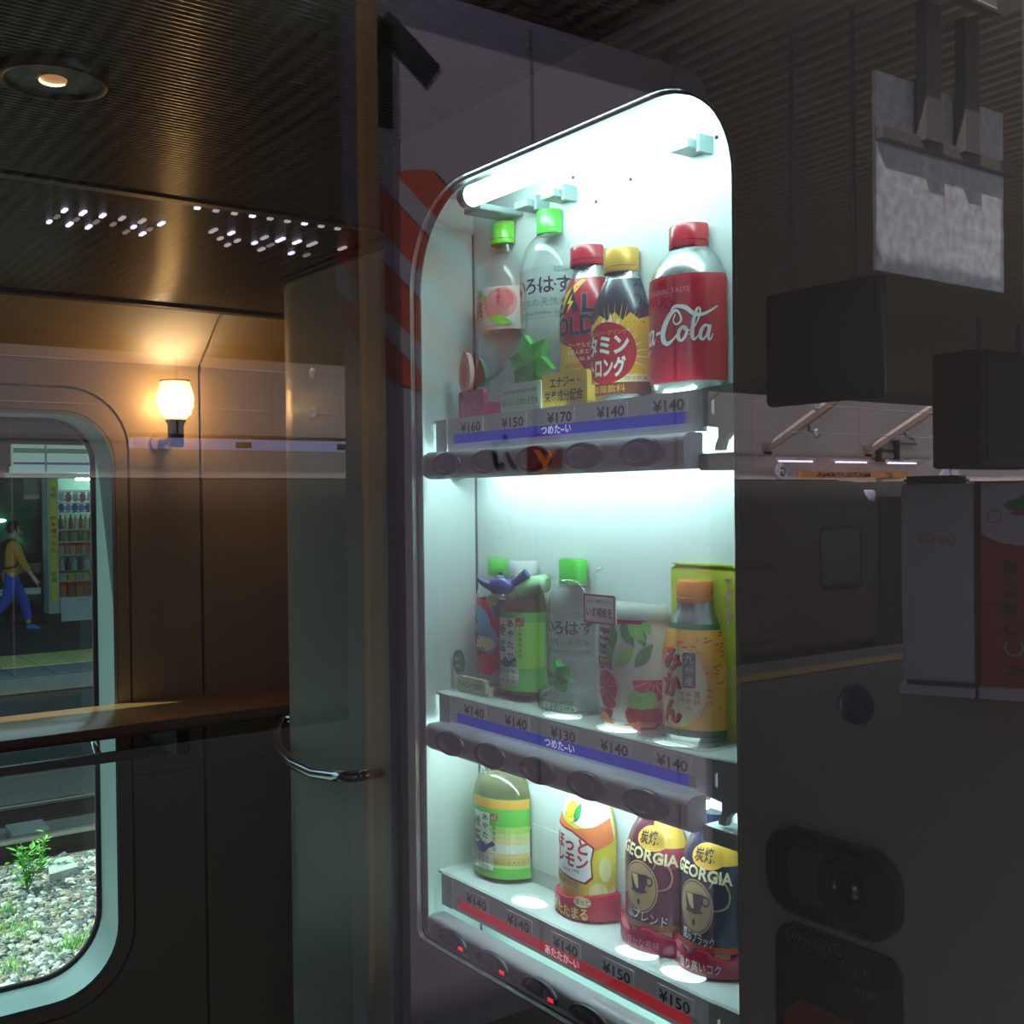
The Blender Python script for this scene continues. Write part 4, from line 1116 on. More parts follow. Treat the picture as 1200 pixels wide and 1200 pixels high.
# --- bottom row
R = 0.0405
pf = bottle_prof(R, 0.118, 0.0190, 0.087, 0.116, waist=((0.014, 1.0), (0.017, .965), (0.021, .985), (0.080, .99)))
d = Drink('hot_tea_bottle', 'hot green tea bottle with an orange cap and orange shoulder band', 'bottle', 0.995, 1.0965, pf, thin_glass('tea shoulder plastic', (226, 226, 190), milk=0.35), R)
d.cap(shiny('orange cap', (236, 158, 40)), 0.0215, 0.117, 0.137)
d.sleeve('label', shiny('hot tea green', (104, 196, 76), 0.3), 0.004, 0.088)
d.p(shiny('hot tea orange', (240, 176, 74)), [R_(-1.2 * R, 1.56 * R, 0.0775, 0.0875)], 1, label='orange band')
for z0, z1, col in ((0.052, 0.059, (180, 216, 110)), (0.046, 0.052, (214, 226, 150)), (0.040, 0.046, (240, 224, 170)), (0.031, 0.040, (236, 240, 226)), (0.026, 0.031, (240, 214, 150)), (0.020, 0.026, (234, 196, 120)), (0.015, 0.020, (190, 214, 120))):
    v_, f_ = R_(0.0, 1.56 * R, z0, z1)
    d.p(ink('tea stripe %d %d %d' % col, col), [(v_, f_)], 1)
ayataka(d, 0.010, 0.0775, True)
d.p(ink('tea blue', (36, 66, 128)), pot2d(0.0005, 0.0345, 0.0105), 4, label='blue teapot picture')

R = 0.0354
pf = [(0.0, 0.0), (R * .96, 0.0), (R, 0.003), (R, 0.075), (R * .97, 0.086), (R * .86, 0.100), (R * .70, 0.112), (R * .56, 0.120), (R * .54, 0.134), (0.0, 0.1345)]
d = Drink('hot_lemon_bottle', 'yellow and white hot lemon bottle standing in a glossy red collar', 'bottle', 0.852, 1.0965, pf, shiny('lemon yellow print', (250, 226, 62), 0.3, var=0.12, scale=22), R)
d.p(I_white, [Pg([(-0.034, 0.099), (0.0535, 0.082), (0.0535, 0.132), (-0.034, 0.132)])], 1)
d.p(ink('shoulder orange', (236, 128, 72)), [Pg([(-0.034, 0.076), (0.030, 0.068), (0.0525, 0.076), (0.0505, 0.098), (0.030, 0.090), (0.010, 0.087), (-0.010, 0.092), (-0.034, 0.103)])], 2, label='orange shoulder swash')
d.p(ink('lemon light', (252, 244, 170)), [El(0.034, 0.028, 0.010, 0.009), El(0.042, 0.050, 0.007, 0.012)], 1)
d.p(ink('pale foot', (252, 244, 214)), [Pg([(0.012, 0.016), (0.053, 0.016), (0.053, 0.034), (0.036, 0.022)])], 2)
shield = [(-0.026, 0.044), (0.020, 0.037), (0.027, 0.043), (0.026, 0.058), (0.0285, 0.070), (0.020, 0.076), (0.006, 0.083), (-0.026, 0.087)]
d.p(I_maroon, [Pg([(x * 1.07, 0.062 + (z - 0.062) * 1.09) for x, z in shield])], 3); d.p(I_white, [Pg(shield)], 4, 'label')
d.p(ink('title red', (186, 34, 44)), [T('ほっと', 0.003, 0.0715, 0.0165, 0.035, w=0.042, rot=-0.08), T('レモン', 0.004, 0.0565, 0.0155, 0.035, w=0.040, rot=-0.08)], 5, 'lettering')
d.p(I_brown, [T('Since 1995', 0.004, 0.0465, 0.0050, 0.0)], 5, 'lettering')
d.p(ink('ribbon', (214, 176, 84)), [Pg([(-0.026, 0.033), (0.014, 0.027), (0.014, 0.0355), (-0.026, 0.041)])], 5)
d.p(I_brown, [T('はちみつ入り', -0.003, 0.0345, 0.0062, 0.01, w=0.030, rot=-0.12)], 6, 'lettering')
d.p(I_gold, [Ring(-0.004, 0.019, 0.0115, 0.0122), Ring(-0.004, 0.019, 0.0065, 0.0070)], 3); d.p(I_org, [Pg([(-0.008, 0.029), (0.002, 0.028), (0.001, 0.0235), (-0.003, 0.021), (-0.007, 0.024)])], 4)
d.p(I_yel, [El(0.000, 0.1015, 0.0098, 0.0098)], 4, label='lemon picture'); d.p(I_green, [Leaf(0.0075, 0.094, 0.018, 0.0085, 1.25)], 5)
d.p(I_brown, [T('ビタミンC', 0.000, 0.104, 0.0052, 0.012, w=0.018), T('たっぷり', 0.000, 0.098, 0.0052, 0.012, w=0.016)], 6, 'lettering')
def red_collar(d, m, k=1.0, h=0.019, hi=0.008, wavy=False):
    r1 = d.r0 * 1.12
    p = [(d.r0 * .98, 0.0003), (r1, 0.0008), (r1 * 1.02, 0.003), (r1 * 1.02, h - 0.003), (r1, h), (d.r0 * 1.0, h + 0.0005)]
    bm = lathe(p, seg=60, flat=0.001, sy=0.86)
    for v in bm.verts:
        if v.co.z > h * 0.6:
            a = math.atan2(v.co.x, -v.co.y)
            v.co.z += (hi * max(0, math.sin(a * 0.9)) if not wavy else 0.0035 * math.sin(a * 4.5) + hi * 0.3 * max(0, math.sin(a)))
    obj('base_collar', bm, m, d.t, smooth='auto', local=True, label='glossy red collar')
    return surf_prof([(r1 * 1.02, 0.0), (r1 * 1.02, 0.05)], r1 * 1.02, 0.001, 1.0, 0.86)
sfc = red_collar(d, shiny('collar red', (184, 26, 50), 0.22))
decal('lettering', ink('ribbon yellow', (250, 214, 90)), [T('あたたまる', 0.002, 0.0075, 0.0125, 0.03, w=0.050)], sfc, d.t, 2, step=0.006, local=True)
decal('print', ink('cream tag', (250, 236, 190)), [El(0.021, 0.0190, 0.0095, 0.0052)], sfc, d.t, 1, step=0.006, local=True)
decal('lettering', I_brown, [T('ほっと', 0.021, 0.0190, 0.0070, 0.01, w=0.015)], sfc, d.t, 2, step=0.006, local=True)

def georgia(name, label, yc, zb, R, bodymat, word, wordx, band_m, topword, zc_, foot):
    pf = [(0.0, 0.0), (R * .96, 0.0), (R, 0.003), (R, 0.070), (R * .985, 0.080), (R * .93, 0.090), (R * .80, 0.102), (R * .64, 0.112), (R * .53, 0.119), (R * .52, 0.134), (0.0, 0.1345)]
    d = Drink(name, label, 'bottle', yc, zb, pf, bodymat, R)
    k = R / 0.0354
    d.p(I_cream, [T('GEORGIA', 0.010 * k, 0.0865, 0.0140, 0.03, w=0.064 * k, rot=-0.10)], 4, 'lettering')
    d.p(ink('tan', (196, 164, 112)), [El(0.004, 0.057, 0.0185 * k, 0.0235, 32)], 2); d.p(I_navy, [Ring(0.004, 0.057, 0.0165 * k, 0.0172 * k, 0.0212, 0.0220)], 3)
    cup = [Pg([(-0.006, 0.068), (0.013, 0.069), (0.0125, 0.062), (0.010, 0.056), (0.012, 0.053), (0.0045, 0.051), (-0.006, 0.052), (-0.0045, 0.055), (-0.0055, 0.061)]), Ring(0.0145, 0.0635, 0.0025, 0.0038, 0.003, 0.0045, 14), El(0.003, 0.0435, 0.0016, 0.0028, 10)]
    d.p(I_black, cup, 4); d.p(ink('tan light', (232, 206, 150)), [Pg([(-0.005, 0.0675), (0.0025, 0.0678), (0.0035, 0.056), (0.0015, 0.055), (-0.001, 0.058)])], 5)
    d.p(ink('swirl tan', (176, 150, 110)), [Stroke([(0.018, 0.075), (0.026, 0.086), (0.036, 0.072), (0.033, 0.060), (0.020, 0.056)], [0.0008, 0.0022, 0.0016, 0.0022, 0.0008])], 2)
    d.p(I_white, [T(word, wordx, 0.0305, 0.0105, 0.01, w=0.034 * k, rot=-0.10)], 4, 'lettering')
    d.p(band_m, [R_(-1.0 * R, 1.56 * R, 0.0205, 0.0260)], 2)
    d.p(ink('tan', (196, 164, 112)), [T('コーヒー', 0.030, 0.0232, 0.0042), T('深煎り焙煎', 0.004, 0.0175, 0.0042), T('ブレンド豆', 0.004, 0.0130, 0.0042), RR(0.022, 0.036, 0.0075, 0.0205, 0.001)], 3, 'lettering')
    d.p(I_gold, [El(0.016, 0.1005, 0.0190, 0.0105), R_(0.016, 1.55 * R, 0.0935, 0.116)], 2, label='gold shoulder badge')
    d.p(I_black, [T(topword, 0.012, 0.1010, 0.0125, 0.015, w=0.022)], 5, 'lettering')
    sfc = red_collar(d, shiny('collar crimson', (160, 20, 58), 0.2), h=0.0175, hi=0.006, wavy=True)
    return d, sfc
d, sfc = georgia('coffee_blend_bottle', 'maroon coffee bottle in crimson collar, second from right in bottom row', 0.753, 1.0965, 0.0366, shiny('maroon coffee print', (84, 26, 44), 0.26, var=0.2, scale=30), 'ブレンド', 0.014, ink('bronze band', (150, 96, 62)), '炭焼', 0.057, 0)
d.p(ink('plum', (150, 44, 60)), [El(0.036, 0.090, 0.014, 0.014)], 1)
decal('lettering', ink('collar pink', (236, 150, 170)), [T('豊かな風味', 0.010, 0.0085, 0.0085, 0.0, w=0.036)], sfc, d.t, 2, step=0.006, local=True)
d, sfc = georgia('black_coffee_bottle', 'dark navy coffee bottle in crimson collar at the right end of bottom row', 0.687, 1.0965, 0.0334, shiny('navy coffee print', (30, 32, 62), 0.26, var=0.1, scale=30), '深みブラック', 0.006, ink('rust band', (186, 66, 36)), '炭焼', 0.057, 0)
decal('lettering', I_white, [T('香り高いコク', 0.010, 0.0085, 0.0095, 0.012, w=0.042)], sfc, d.t, 2, step=0.006, local=True)

# ------------------------------------------------------------------ far side: tracks, ballast, the platform across with its kiosk
M_ballast = mat('ballast ground', (112, 108, 100), 0.9, var=0.3, scale=18, bump=0.6)
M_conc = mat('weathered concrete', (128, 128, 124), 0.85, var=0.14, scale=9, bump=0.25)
M_darkconc = mat('dark platform face', (66, 66, 68), 0.85, var=0.2, scale=7)
M_asph = mat('dark platform asphalt', (62, 62, 66), 0.85, var=0.12, scale=14)
M_rust = mat('rusty rail web', (70, 52, 44), 0.7, 0.3, var=0.25, scale=25)
M_steel = mat('worn rail top', (176, 170, 160), 0.28, 0.9, var=0.05)
M_roof = mat('brown roof sheet', (208, 194, 176), 0.6, var=0.06, scale=4)
STN = [mat('ballast stone pale', (204, 198, 188), 0.9, var=0.35, scale=30), mat('ballast stone brown', (156, 140, 124), 0.9, var=0.4, scale=30), mat('ballast stone grey', (116, 118, 116), 0.9, var=0.4, scale=30)]
gd = st('ground', bx(-12, 16, 2.0, 12.9, -1.5, -1.33), M_ballast)
random.seed(5)
protos = []
for i in range(6):
    bm = newbm()
    bmesh.ops.create_icosphere(bm, subdivisions=1, radius=0.5)
    for v in bm.verts:
        v.co *= random.uniform(0.72, 1.15)
        v.co.z *= 0.72
        v.co.x *= 1.15
    me = bpy.data.meshes.new('stone')
    bm.to_mesh(me); bm.free()
    me.materials.append(STN[i % 3])
    protos.append(me)
spots = []
for j in range(98):
    for i in range(92):
        y = 6.1 + j * 0.037 + random.uniform(-.014, .014)
        x = 0.9 + i * 0.037 + random.uniform(-.014, .014)
        if x < 0.17 * y - 0.25 or x > 0.30 * y + 0.35 or y > 9.42:
            continue
        spots.append((x, y))
spots.sort(key=lambda p: p[1] + abs(p[0] - 0.24 * p[1]) * 1.2)
def stone_m(x, y):
    s = random.uniform(0.030, 0.082)
    return Matrix.Translation((x, y, -1.318 + random.uniform(-.006, .012))) @ Matrix.Rotation(random.uniform(0, 6.28), 4, 'Z') @ Matrix.Rotation(random.uniform(-.5, .5), 4, 'X') @ Matrix.Scale(s, 4)
for x, y in spots[:300]:
    o = bpy.data.objects.new('stone', random.choice(protos))
    COL.objects.link(o)
    o.parent = gd
    o.matrix_local = stone_m(x, y)
V, Fc, Mi = [], [], []
pv = [([v.co.copy() for v in me.vertices], [tuple(p.vertices) for p in me.polygons]) for me in protos]
for x, y in spots[300:]:
    k = random.randrange(6)
    m_ = stone_m(x, y)
    o0 = len(V)
    V += [tuple(m_ @ c) for c in pv[k][0]]
    Fc += [tuple(a + o0 for a in f) for f in pv[k][1]]
    Mi += [k % 3] * len(pv[k][1])
me = bpy.data.meshes.new('gravel')
me.from_pydata(V, [], Fc)
for m_ in STN:
    me.materials.append(m_)
me.polygons.foreach_set('material_index', Mi)
o = bpy.data.objects.new('gravel', me)
COL.objects.link(o)
o['kind'] = 'stuff'
o.parent = gd
for y in (9.62, 10.72):
    t = thing('rail', 'bright-topped near rail beyond the sunlit ballast' if y < 10 else 'far dark rail in shade before the opposite platform', 'rail', (2, y, -1.33))
    obj('web', bx(-12, 16, y - 0.012, y + 0.012, -1.32, -1.19), M_rust, t)
    obj('foot', bx(-12, 16, y - 0.062, y + 0.062, -1.335, -1.315), M_rust, t)
    obj('head', bx(-12, 16, y - 0.034, y + 0.034, -1.19, -1.155, bevel=0.006), M_steel, t)
# concrete lids on the ballast
def slab(name, label, pts, z0, h, m):
    bm = plate([pts], h, lambda u, v, w: (u, v, z0 + w))
    return place(tag(obj(name, bm, m), label, 'slab'), (sum(p[0] for p in pts) / len(pts), sum(p[1] for p in pts) / len(pts), z0))
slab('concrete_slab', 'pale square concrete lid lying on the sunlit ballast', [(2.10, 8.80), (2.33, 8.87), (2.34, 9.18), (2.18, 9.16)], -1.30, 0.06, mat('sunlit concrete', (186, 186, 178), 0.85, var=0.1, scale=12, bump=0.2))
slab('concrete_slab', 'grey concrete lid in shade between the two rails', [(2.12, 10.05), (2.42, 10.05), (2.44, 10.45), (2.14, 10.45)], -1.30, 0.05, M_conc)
# weeds and grass
G_leaf = [mat('weed leaf', (104, 176, 70), 0.6, var=0.2, scale=20), mat('weed leaf pale', (150, 200, 96), 0.6, var=0.2, scale=20)]
def weed(label, x, y, h, spread, n, seed, lsz):
    random.seed(seed)
    t = thing('weed_plant', label, 'plant', (x, y, -1.32), 0, None)
    bs_, lf_ = newbm(), newbm()
    for i in range(n):
        a = random.uniform(0, 6.28)
        r_ = random.uniform(0.2, 1) * spread
        top = Vector((x + r_ * math.cos(a), y + r_ * math.sin(a), -1.32 + h * random.uniform(0.55, 1)))
        mid = Vector((x + r_ * .4 * math.cos(a), y + r_ * .4 * math.sin(a), -1.32 + (top.z + 1.32) * .55))
        add_tube(bs_, [(x, y, -1.32), mid, top], 0.003, 5)
        for k in range(7):
            u = random.uniform(.25, 1)
            p = (Vector((x, y, -1.32)).lerp(mid, u * 2) if u < .5 else mid.lerp(top, u * 2 - 1))
            aa = random.uniform(0, 6.28)
            dr = Vector((math.cos(aa), math.sin(aa), random.uniform(-.1, .6))).normalized()
            sd = dr.cross(Vector((0, 0, 1))).normalized()
            L = lsz * random.uniform(.7, 1.3)
            q = [lf_.verts.new(c) for c in (p, p + dr * L * .5 + sd * L * .22 + Vector((0, 0, .004)), p + dr * L, p + dr * L * .5 - sd * L * .22 + Vector((0, 0, .004)))]
            lf_.faces.new(q)
    obj('stem', bs_, G_leaf[0], t)
    obj('foliage', lf_, G_leaf[seed % 2], t, recalc=False)
weed('bushy bright green weed growing on the sunlit ballast', 1.93, 8.75, 0.36, 0.17, 12, 2, 0.085)
weed('thin taller green weed beside the pale concrete slab', 2.11, 9.10, 0.36, 0.08, 5, 3, 0.06)
weed('small green weed at the left edge of the ballast', 1.70, 9.05, 0.25, 0.10, 6, 4, 0.06)
random.seed(9)
bm = newbm()
for cx_, cy_, sp, n in ((1.93, 7.45, 0.12, 110), (2.12, 7.30, 0.13, 130), (1.66, 7.95, 0.20, 140), (1.70, 8.35, 0.12, 60), (1.52, 7.3, 0.10, 50)):
    for i in range(n):
        x, y = random.gauss(cx_, sp * .55), random.gauss(cy_, sp * .5)
        a = random.uniform(0, 6.28)
        h = random.uniform(.04, .11)
        w = 0.005
        dx, dy = math.cos(a), math.sin(a)
        p = [bm.verts.new(c) for c in ((x - dy * w, y + dx * w, -1.31), (x + dy * w, y - dx * w, -1.31), (x + dx * h * .5, y + dy * h * .5, -1.31 + h))]
        bm.faces.new(p)
o = tag(obj('grass', bm, G_leaf[1], kind='stuff', recalc=False), 'sparse pale green grass growing between the ballast stones', 'grass')

# platform across
st('floor', bx(-14, 20, 12.9, 24, -1.5, -0.342), M_asph)
st('trim_5', bx(-14, 20, 12.84, 12.95, -0.50, -0.338), M_conc)
st('wall_far_platform', bx(-14, 20, 12.80, 12.9, -1.5, -0.52), M_darkconc)
M_tact = mat('faded tactile yellow', (206, 206, 138), 0.7, var=0.1, scale=30)
M_tile = mat('blue grey edge tile', (120, 132, 142), 0.6, var=0.12, scale=20)
tp = st('trim_6', bx(-14, 20, 12.95, 14.86, -0.345, -0.341), M_darkconc)
for i in range(16):
    x = 1.6 + i * 0.40
    obj('tile', bx(x, x + 0.385, 13.70, 14.82, -0.342, -0.330, bevel=0.004), M_tact, tp)
    obj('tile', bx(x, x + 0.385, 12.97, 13.66, -0.342, -0.334, bevel=0.004), M_tile, tp)
st('ceiling', bx(-14, 20, 11.2, 24, 3.05, 3.2), mat('dark platform roof', (44, 46, 52), 0.7, var=0.08))
st('wall_far', bx(-14, 20, 21.0, 21.2, -0.4, 3.1), mat('dim back wall', (54, 60, 64), 0.8, var=0.1))
KY = 18.7
t = thing('kiosk', 'platform kiosk with white and green sign fascia seen through far window', 'shop', (4.9, KY, -0.34))
M_kw = mat('kiosk white', (214, 226, 228), 0.4, var=0.03)
M_ks = mat('kiosk glowing white', (214, 226, 228), 0.4, emit=(214, 235, 238), estr=0.30)  # glow put into the white to brighten the fascia
obj('fascia', bx(4.02, 7.2, KY, KY + 0.25, 2.03, 2.47, bevel=0.01), M_ks, t)
obj('fascia', bx(3.2, 4.0, KY + 0.02, KY + 0.25, 2.12, 2.47, bevel=0.01), mat('kiosk dark fascia', (44, 50, 54), 0.6, var=0.05), t)
obj('fascia_lip', bx(3.9, 7.2, KY - 0.06, KY + 0.1, 1.945, 1.985), M_kw, t)
obj('fascia_lip', bx(3.9, 7.2, KY - 0.03, KY + 0.1, 1.995, 2.022), M_kw, t)
obj('green_stripe', bx(4.03, 4.49, KY - 0.012, KY, 2.335, 2.41), shiny('kiosk green', (20, 132, 74), emit=(20, 132, 74), estr=0.25), t)  # stripe shares the fascia's added glow
obj('green_stripe', bx(4.53, 7.2, KY - 0.012, KY, 2.335, 2.41), shiny('kiosk green', (20, 132, 74), emit=(20, 132, 74), estr=0.25), t)
obj('blue_line', bx(4.03, 7.2, KY - 0.012, KY, 2.155, 2.19), shiny('kiosk blue', (40, 86, 166)), t)
obj('seam', bx(4.492, 4.522, KY - 0.014, KY, 2.04, 2.46), M_rail, t)
obj('side_wall', bx(3.2, 4.5, KY + 0.55, KY + 0.6, -0.34, 2.0), mat('kiosk teal interior', (70, 104, 100), 0.6, var=0.2, scale=3), t)
obj('side_wall', bx(4.69, 7.2, KY + 0.66, KY + 0.7, -0.34, 2.0), M_kw, t)
obj('door_glass', bx(3.3, 4.49, KY + 0.2, KY + 0.21, -0.2, 1.95), thin_glass('kiosk glass', (190, 220, 212), f0=0.06), t)
obj('door_frame', bx(3.55, 3.60, KY + 0.18, KY + 0.23, -0.34, 1.95), M_rail, t)
pst = obj('pillar', bx(4.51, 4.675, KY - 0.05, KY + 0.3, -0.20, 1.99, bevel=0.01), mat('kiosk grey pillar', (176, 192, 194), 0.45, var=0.03), t)
obj('pillar_foot', bx(4.50, 4.69, KY - 0.06, KY + 0.3, -0.34, -0.20), M_darkconc, pst)
bn = obj('banner', bx(4.548, 4.640, KY - 0.065, KY - 0.051, -0.02, 1.92), mat('banner yellow', (226, 220, 40), 0.5, var=0.04), pst, label='tall yellow banner')
bsf = surf_plane((4.594, KY - 0.065, 0), (1, 0, 0), (0, -1, 0))
decal('lettering', I_red, TV('博多通りもん', 0, 1.30, 0.085, 0.02, 1.15), bsf, pst, 4, local=False, thick=0.001)
decal('lettering', I_green, TV('名物', 0, 1.76, 0.085, 0.02, 1.15) + TV('銘菓', 0, 0.42, 0.08, 0.02, 1.1), bsf, pst, 4, local=False, thick=0.001)
t2 = thing('display_shelf', 'lit white goods shelf packed with snacks beside the yellow banner', 'shelf', (5.2, KY + 0.3, -0.34))
M_sh = mat('shelf white green', (196, 214, 200), 0.45, var=0.03)
obj('base', bx(4.70, 5.7, KY + 0.02, KY + 0.55, -0.34, 0.04), M_kw, t2)
obj('back_panel', bx(4.70, 5.7, KY + 0.55, KY + 0.58, 0.04, 1.94), M_sh, t2)
shz = (0.045, 0.31, 0.425, 0.725, 0.935, 1.135)
for z in shz:
    obj('shelf_board', bx(4.70, 5.7, KY + 0.06, KY + 0.55, z - 0.025, z), mat('lime shelf edge', (196, 206, 128), 0.5) if z in (0.425, 0.31) else M_sh, t2)
for z in (1.71, 1.56):
    obj('hanging_rail', bx(4.70, 5.7, KY + 0.30, KY + 0.32, z + 0.03, z + 0.045), M_chrome, t2)
obj('light_tube', tube([(5.0, KY + 0.15, 1.93), (5.6, KY + 0.15, 1.93)], 0.018, 10), glow('kiosk tube', (220, 255, 245), 40.0), t2)
random.seed(21)
ORD = ('first', 'second', 'third', 'fourth', 'fifth', 'sixth', 'seventh', 'eighth', 'ninth', 'tenth')
def goods(name, label, cat, grp, z, w, h, dp, cols, gap, kind='box', top=None):
    first = {}
    x = 4.72
    i = 0
    while x + w < 5.42:
        c = cols[i % len(cols)]
        if c not in first:
            bm = newbm()
            if kind == 'bottle':
                add_lathe(bm, [(0, 0), (w * .42, 0), (w * .45, 0.01), (w * .45, h * .62), (w * .2, h * .82), (w * .2, h), (0, h)], seg=10)
            elif kind == 'bag':
                add_obox(bm, (0, 0, h * .5), (1, 0, 0), (0, 1, 0), (0, 0, 1), w * .92, dp, h * .8)
                bmesh.ops.bevel(bm, geom=bm.edges[:], offset=dp * .45, segments=2, affect='EDGES')
                add_obox(bm, (0, 0, h * .94), (1, 0, 0), (0, 1, 0), (0, 0, 1), w * .86, 0.006, h * .12)
                add_obox(bm, (0, 0, h * .05), (1, 0, 0), (0, 1, 0), (0, 0, 1), w * .86, 0.006, h * .1)
            else:
                add_obox(bm, (0, 0, h * .5), (1, 0, 0), (0, 1, 0), (0, 0, 1), w * .94, dp, h)
                bmesh.ops.bevel(bm, geom=bm.edges[:], offset=0.006, segments=1, affect='EDGES')
            o = obj(name, bm, mat('goods %d %d %d' % c, c, 0.35, var=0.35, scale=26), local=True)
            tag(o, label[c] + ', ' + ORD[i] + ' from the banner', cat, grp)
            if top:
                bm = newbm()
                add_obox(bm, (0, -dp * .5 - .002, h * .86), (1, 0, 0), (0, 1, 0), (0, 0, 1), w * .94, 0.004, h * .26)
                tp_ = obj('top_band', bm, mat('goods top', top, 0.4), o, local=True)
            first[c] = o
        else:
            s_ = first[c]
            o = s_.copy(); COL.objects.link(o)
            o['label'] = label[c] + ', ' + ORD[i] + ' from the banner'
            for ch in s_.children:
                cc_ = ch.copy(); COL.objects.link(cc_); cc_.parent = o
        o.location = (x + w / 2, KY + 0.10 + dp / 2 + 0.02, z)
        x += w + gap
        i += 1
def L(f, *cols):
    return {c: f % n for c, n in cols}
c1_, c2_, c3_ = (206, 196, 214), (196, 120, 140), (120, 110, 190)
goods('snack_bag', L('%s snack bag hanging in the top row', (c1_, 'pale'), (c2_, 'pink')), 'snack bag', 'snack bags in the top hanging row', 1.56, 0.105, 0.17, 0.05, (c1_, c2_), 0.005, 'bag')
goods('snack_bag', L('%s snack bag in the second hanging row', ((96, 92, 190), 'violet'), ((150, 150, 214), 'lavender')), 'snack bag', 'snack bags in the second hanging row', 1.395, 0.100, 0.15, 0.05, ((96, 92, 190), (150, 150, 214)), 0.004, 'bag')
goods('drink_pouch', L('%s packet standing on the uppermost board', ((170, 84, 60), 'red-brown'), ((206, 190, 140), 'cream')), 'packet', 'packets on the uppermost shelf board', 1.135, 0.072, 0.225, 0.06, ((170, 84, 60), (206, 190, 140)), 0.006, 'bottle')
goods('sauce_bottle', L('%s bottle on the second board', ((126, 120, 70), 'olive'), ((184, 170, 96), 'mustard')), 'bottle', 'bottles on the second shelf board', 0.935, 0.066, 0.165, 0.06, ((126, 120, 70), (184, 170, 96)), 0.008, 'bottle')
goods('noodle_pack', L('%s packet with red top on the third board', ((216, 190, 150), 'tan'), ((190, 150, 130), 'brown')), 'packet', 'red-topped packets on the third board', 0.725, 0.080, 0.185, 0.06, ((216, 190, 150), (190, 150, 130)), 0.006, 'box', (214, 30, 30))
goods('cup_noodle', L('%s cup on the fourth board', ((206, 212, 220), 'white'), ((56, 64, 84), 'dark')), 'cup', 'cups on the fourth shelf board', 0.47, 0.092, 0.20, 0.08, ((206, 212, 220), (56, 64, 84)), 0.006, 'bottle')
goods('sweet_box', L('%s flat box on the narrow board', ((180, 190, 210), 'pale blue'), ((214, 196, 120), 'straw')), 'box', 'flat boxes on the narrow board', 0.31, 0.115, 0.085, 0.08, ((180, 190, 210), (214, 196, 120)), 0.008)
goods('cracker_pack', L('%s packet with red top on the lowest board', ((176, 120, 84), 'brown'), ((150, 92, 70), 'dark brown')), 'packet', 'red-topped packets on the lowest board', 0.045, 0.115, 0.235, 0.08, ((176, 120, 84), (150, 92, 70)), 0.01, 'box', (224, 26, 26))
for (x, z, w, h, c, nm) in ((3.95, 1.45, 0.26, 0.42, (206, 206, 196), 'pale poster hanging behind the kiosk glass'), (3.75, 1.6, 0.2, 0.2, (160, 176, 170), 'small grey poster behind the kiosk glass')):
    o = obj('poster', bx(x, x + w, KY + 0.22, KY + 0.225, z, z + h), mat('poster %d' % c[0], c, 0.6, var=0.1), None)
    place(tag(o, nm, 'poster'), (x, KY + 0.22, z))
for x, z in ((3.93, 1.28), (4.15, 0.90), (4.30, 0.62)):
    bm = newbm()
    bmesh.ops.create_uvsphere(bm, u_segments=12, v_segments=8, radius=0.05)
    for v in bm.verts:
        v.co = Vector((v.co.x * 1.6 + x, v.co.y + KY + 0.45, v.co.z * .6 + z))
    lm = obj('kiosk_spotlight', bm, glow('kiosk lamp', (250, 255, 225), 16.0), t, smooth=True)
obj('counter', bx(4.0, 4.5, KY + 0.3, KY + 0.55, -0.34, 0.75, bevel=0.01), mat('kiosk counter maroon', (70, 36, 40), 0.5, var=0.15), t)

# ------------------------------------------------------------------ people on the platform across
def skin(name, chains, m, parent, sub=2, lvl_mats=None):
    """One continuous skinned surface from connected chains [(points, radii)]; equal points merge."""
    V, E_, Rr, idx = [], [], [], {}
    for pts, rr in chains:
        prev = None
        for p, r_ in zip(pts, rr):
            k = tuple(round(c, 4) for c in p)
            if k not in idx:
                idx[k] = len(V); V.append(p); Rr.append(r_)
            if prev is not None and prev != idx[k]:
                E_.append((prev, idx[k]))
            prev = idx[k]
    me = bpy.data.meshes.new(name)
    me.from_pydata(V, E_, [])
    ob = bpy.data.objects.new(name, me)
    COL.objects.link(ob)
    md = ob.modifiers.new('s', 'SKIN')
    md.use_smooth_shade = True
    for i, r_ in enumerate(Rr):
        sv = me.skin_vertices[0].data[i]
        sv.radius = (r_, r_)
        sv.use_root = (i == 0)
    s2 = ob.modifiers.new('u', 'SUBSURF'); s2.levels = sub; s2.render_levels = sub
    dg = bpy.context.evaluated_depsgraph_get()
    m2 = bpy.data.meshes.new_from_object(ob.evaluated_get(dg))
    bpy.data.objects.remove(ob)
    bm = newbm(); bm.from_mesh(m2); bpy.data.meshes.remove(m2)
    return obj(name, bm, m, parent, smooth=True, local=True)

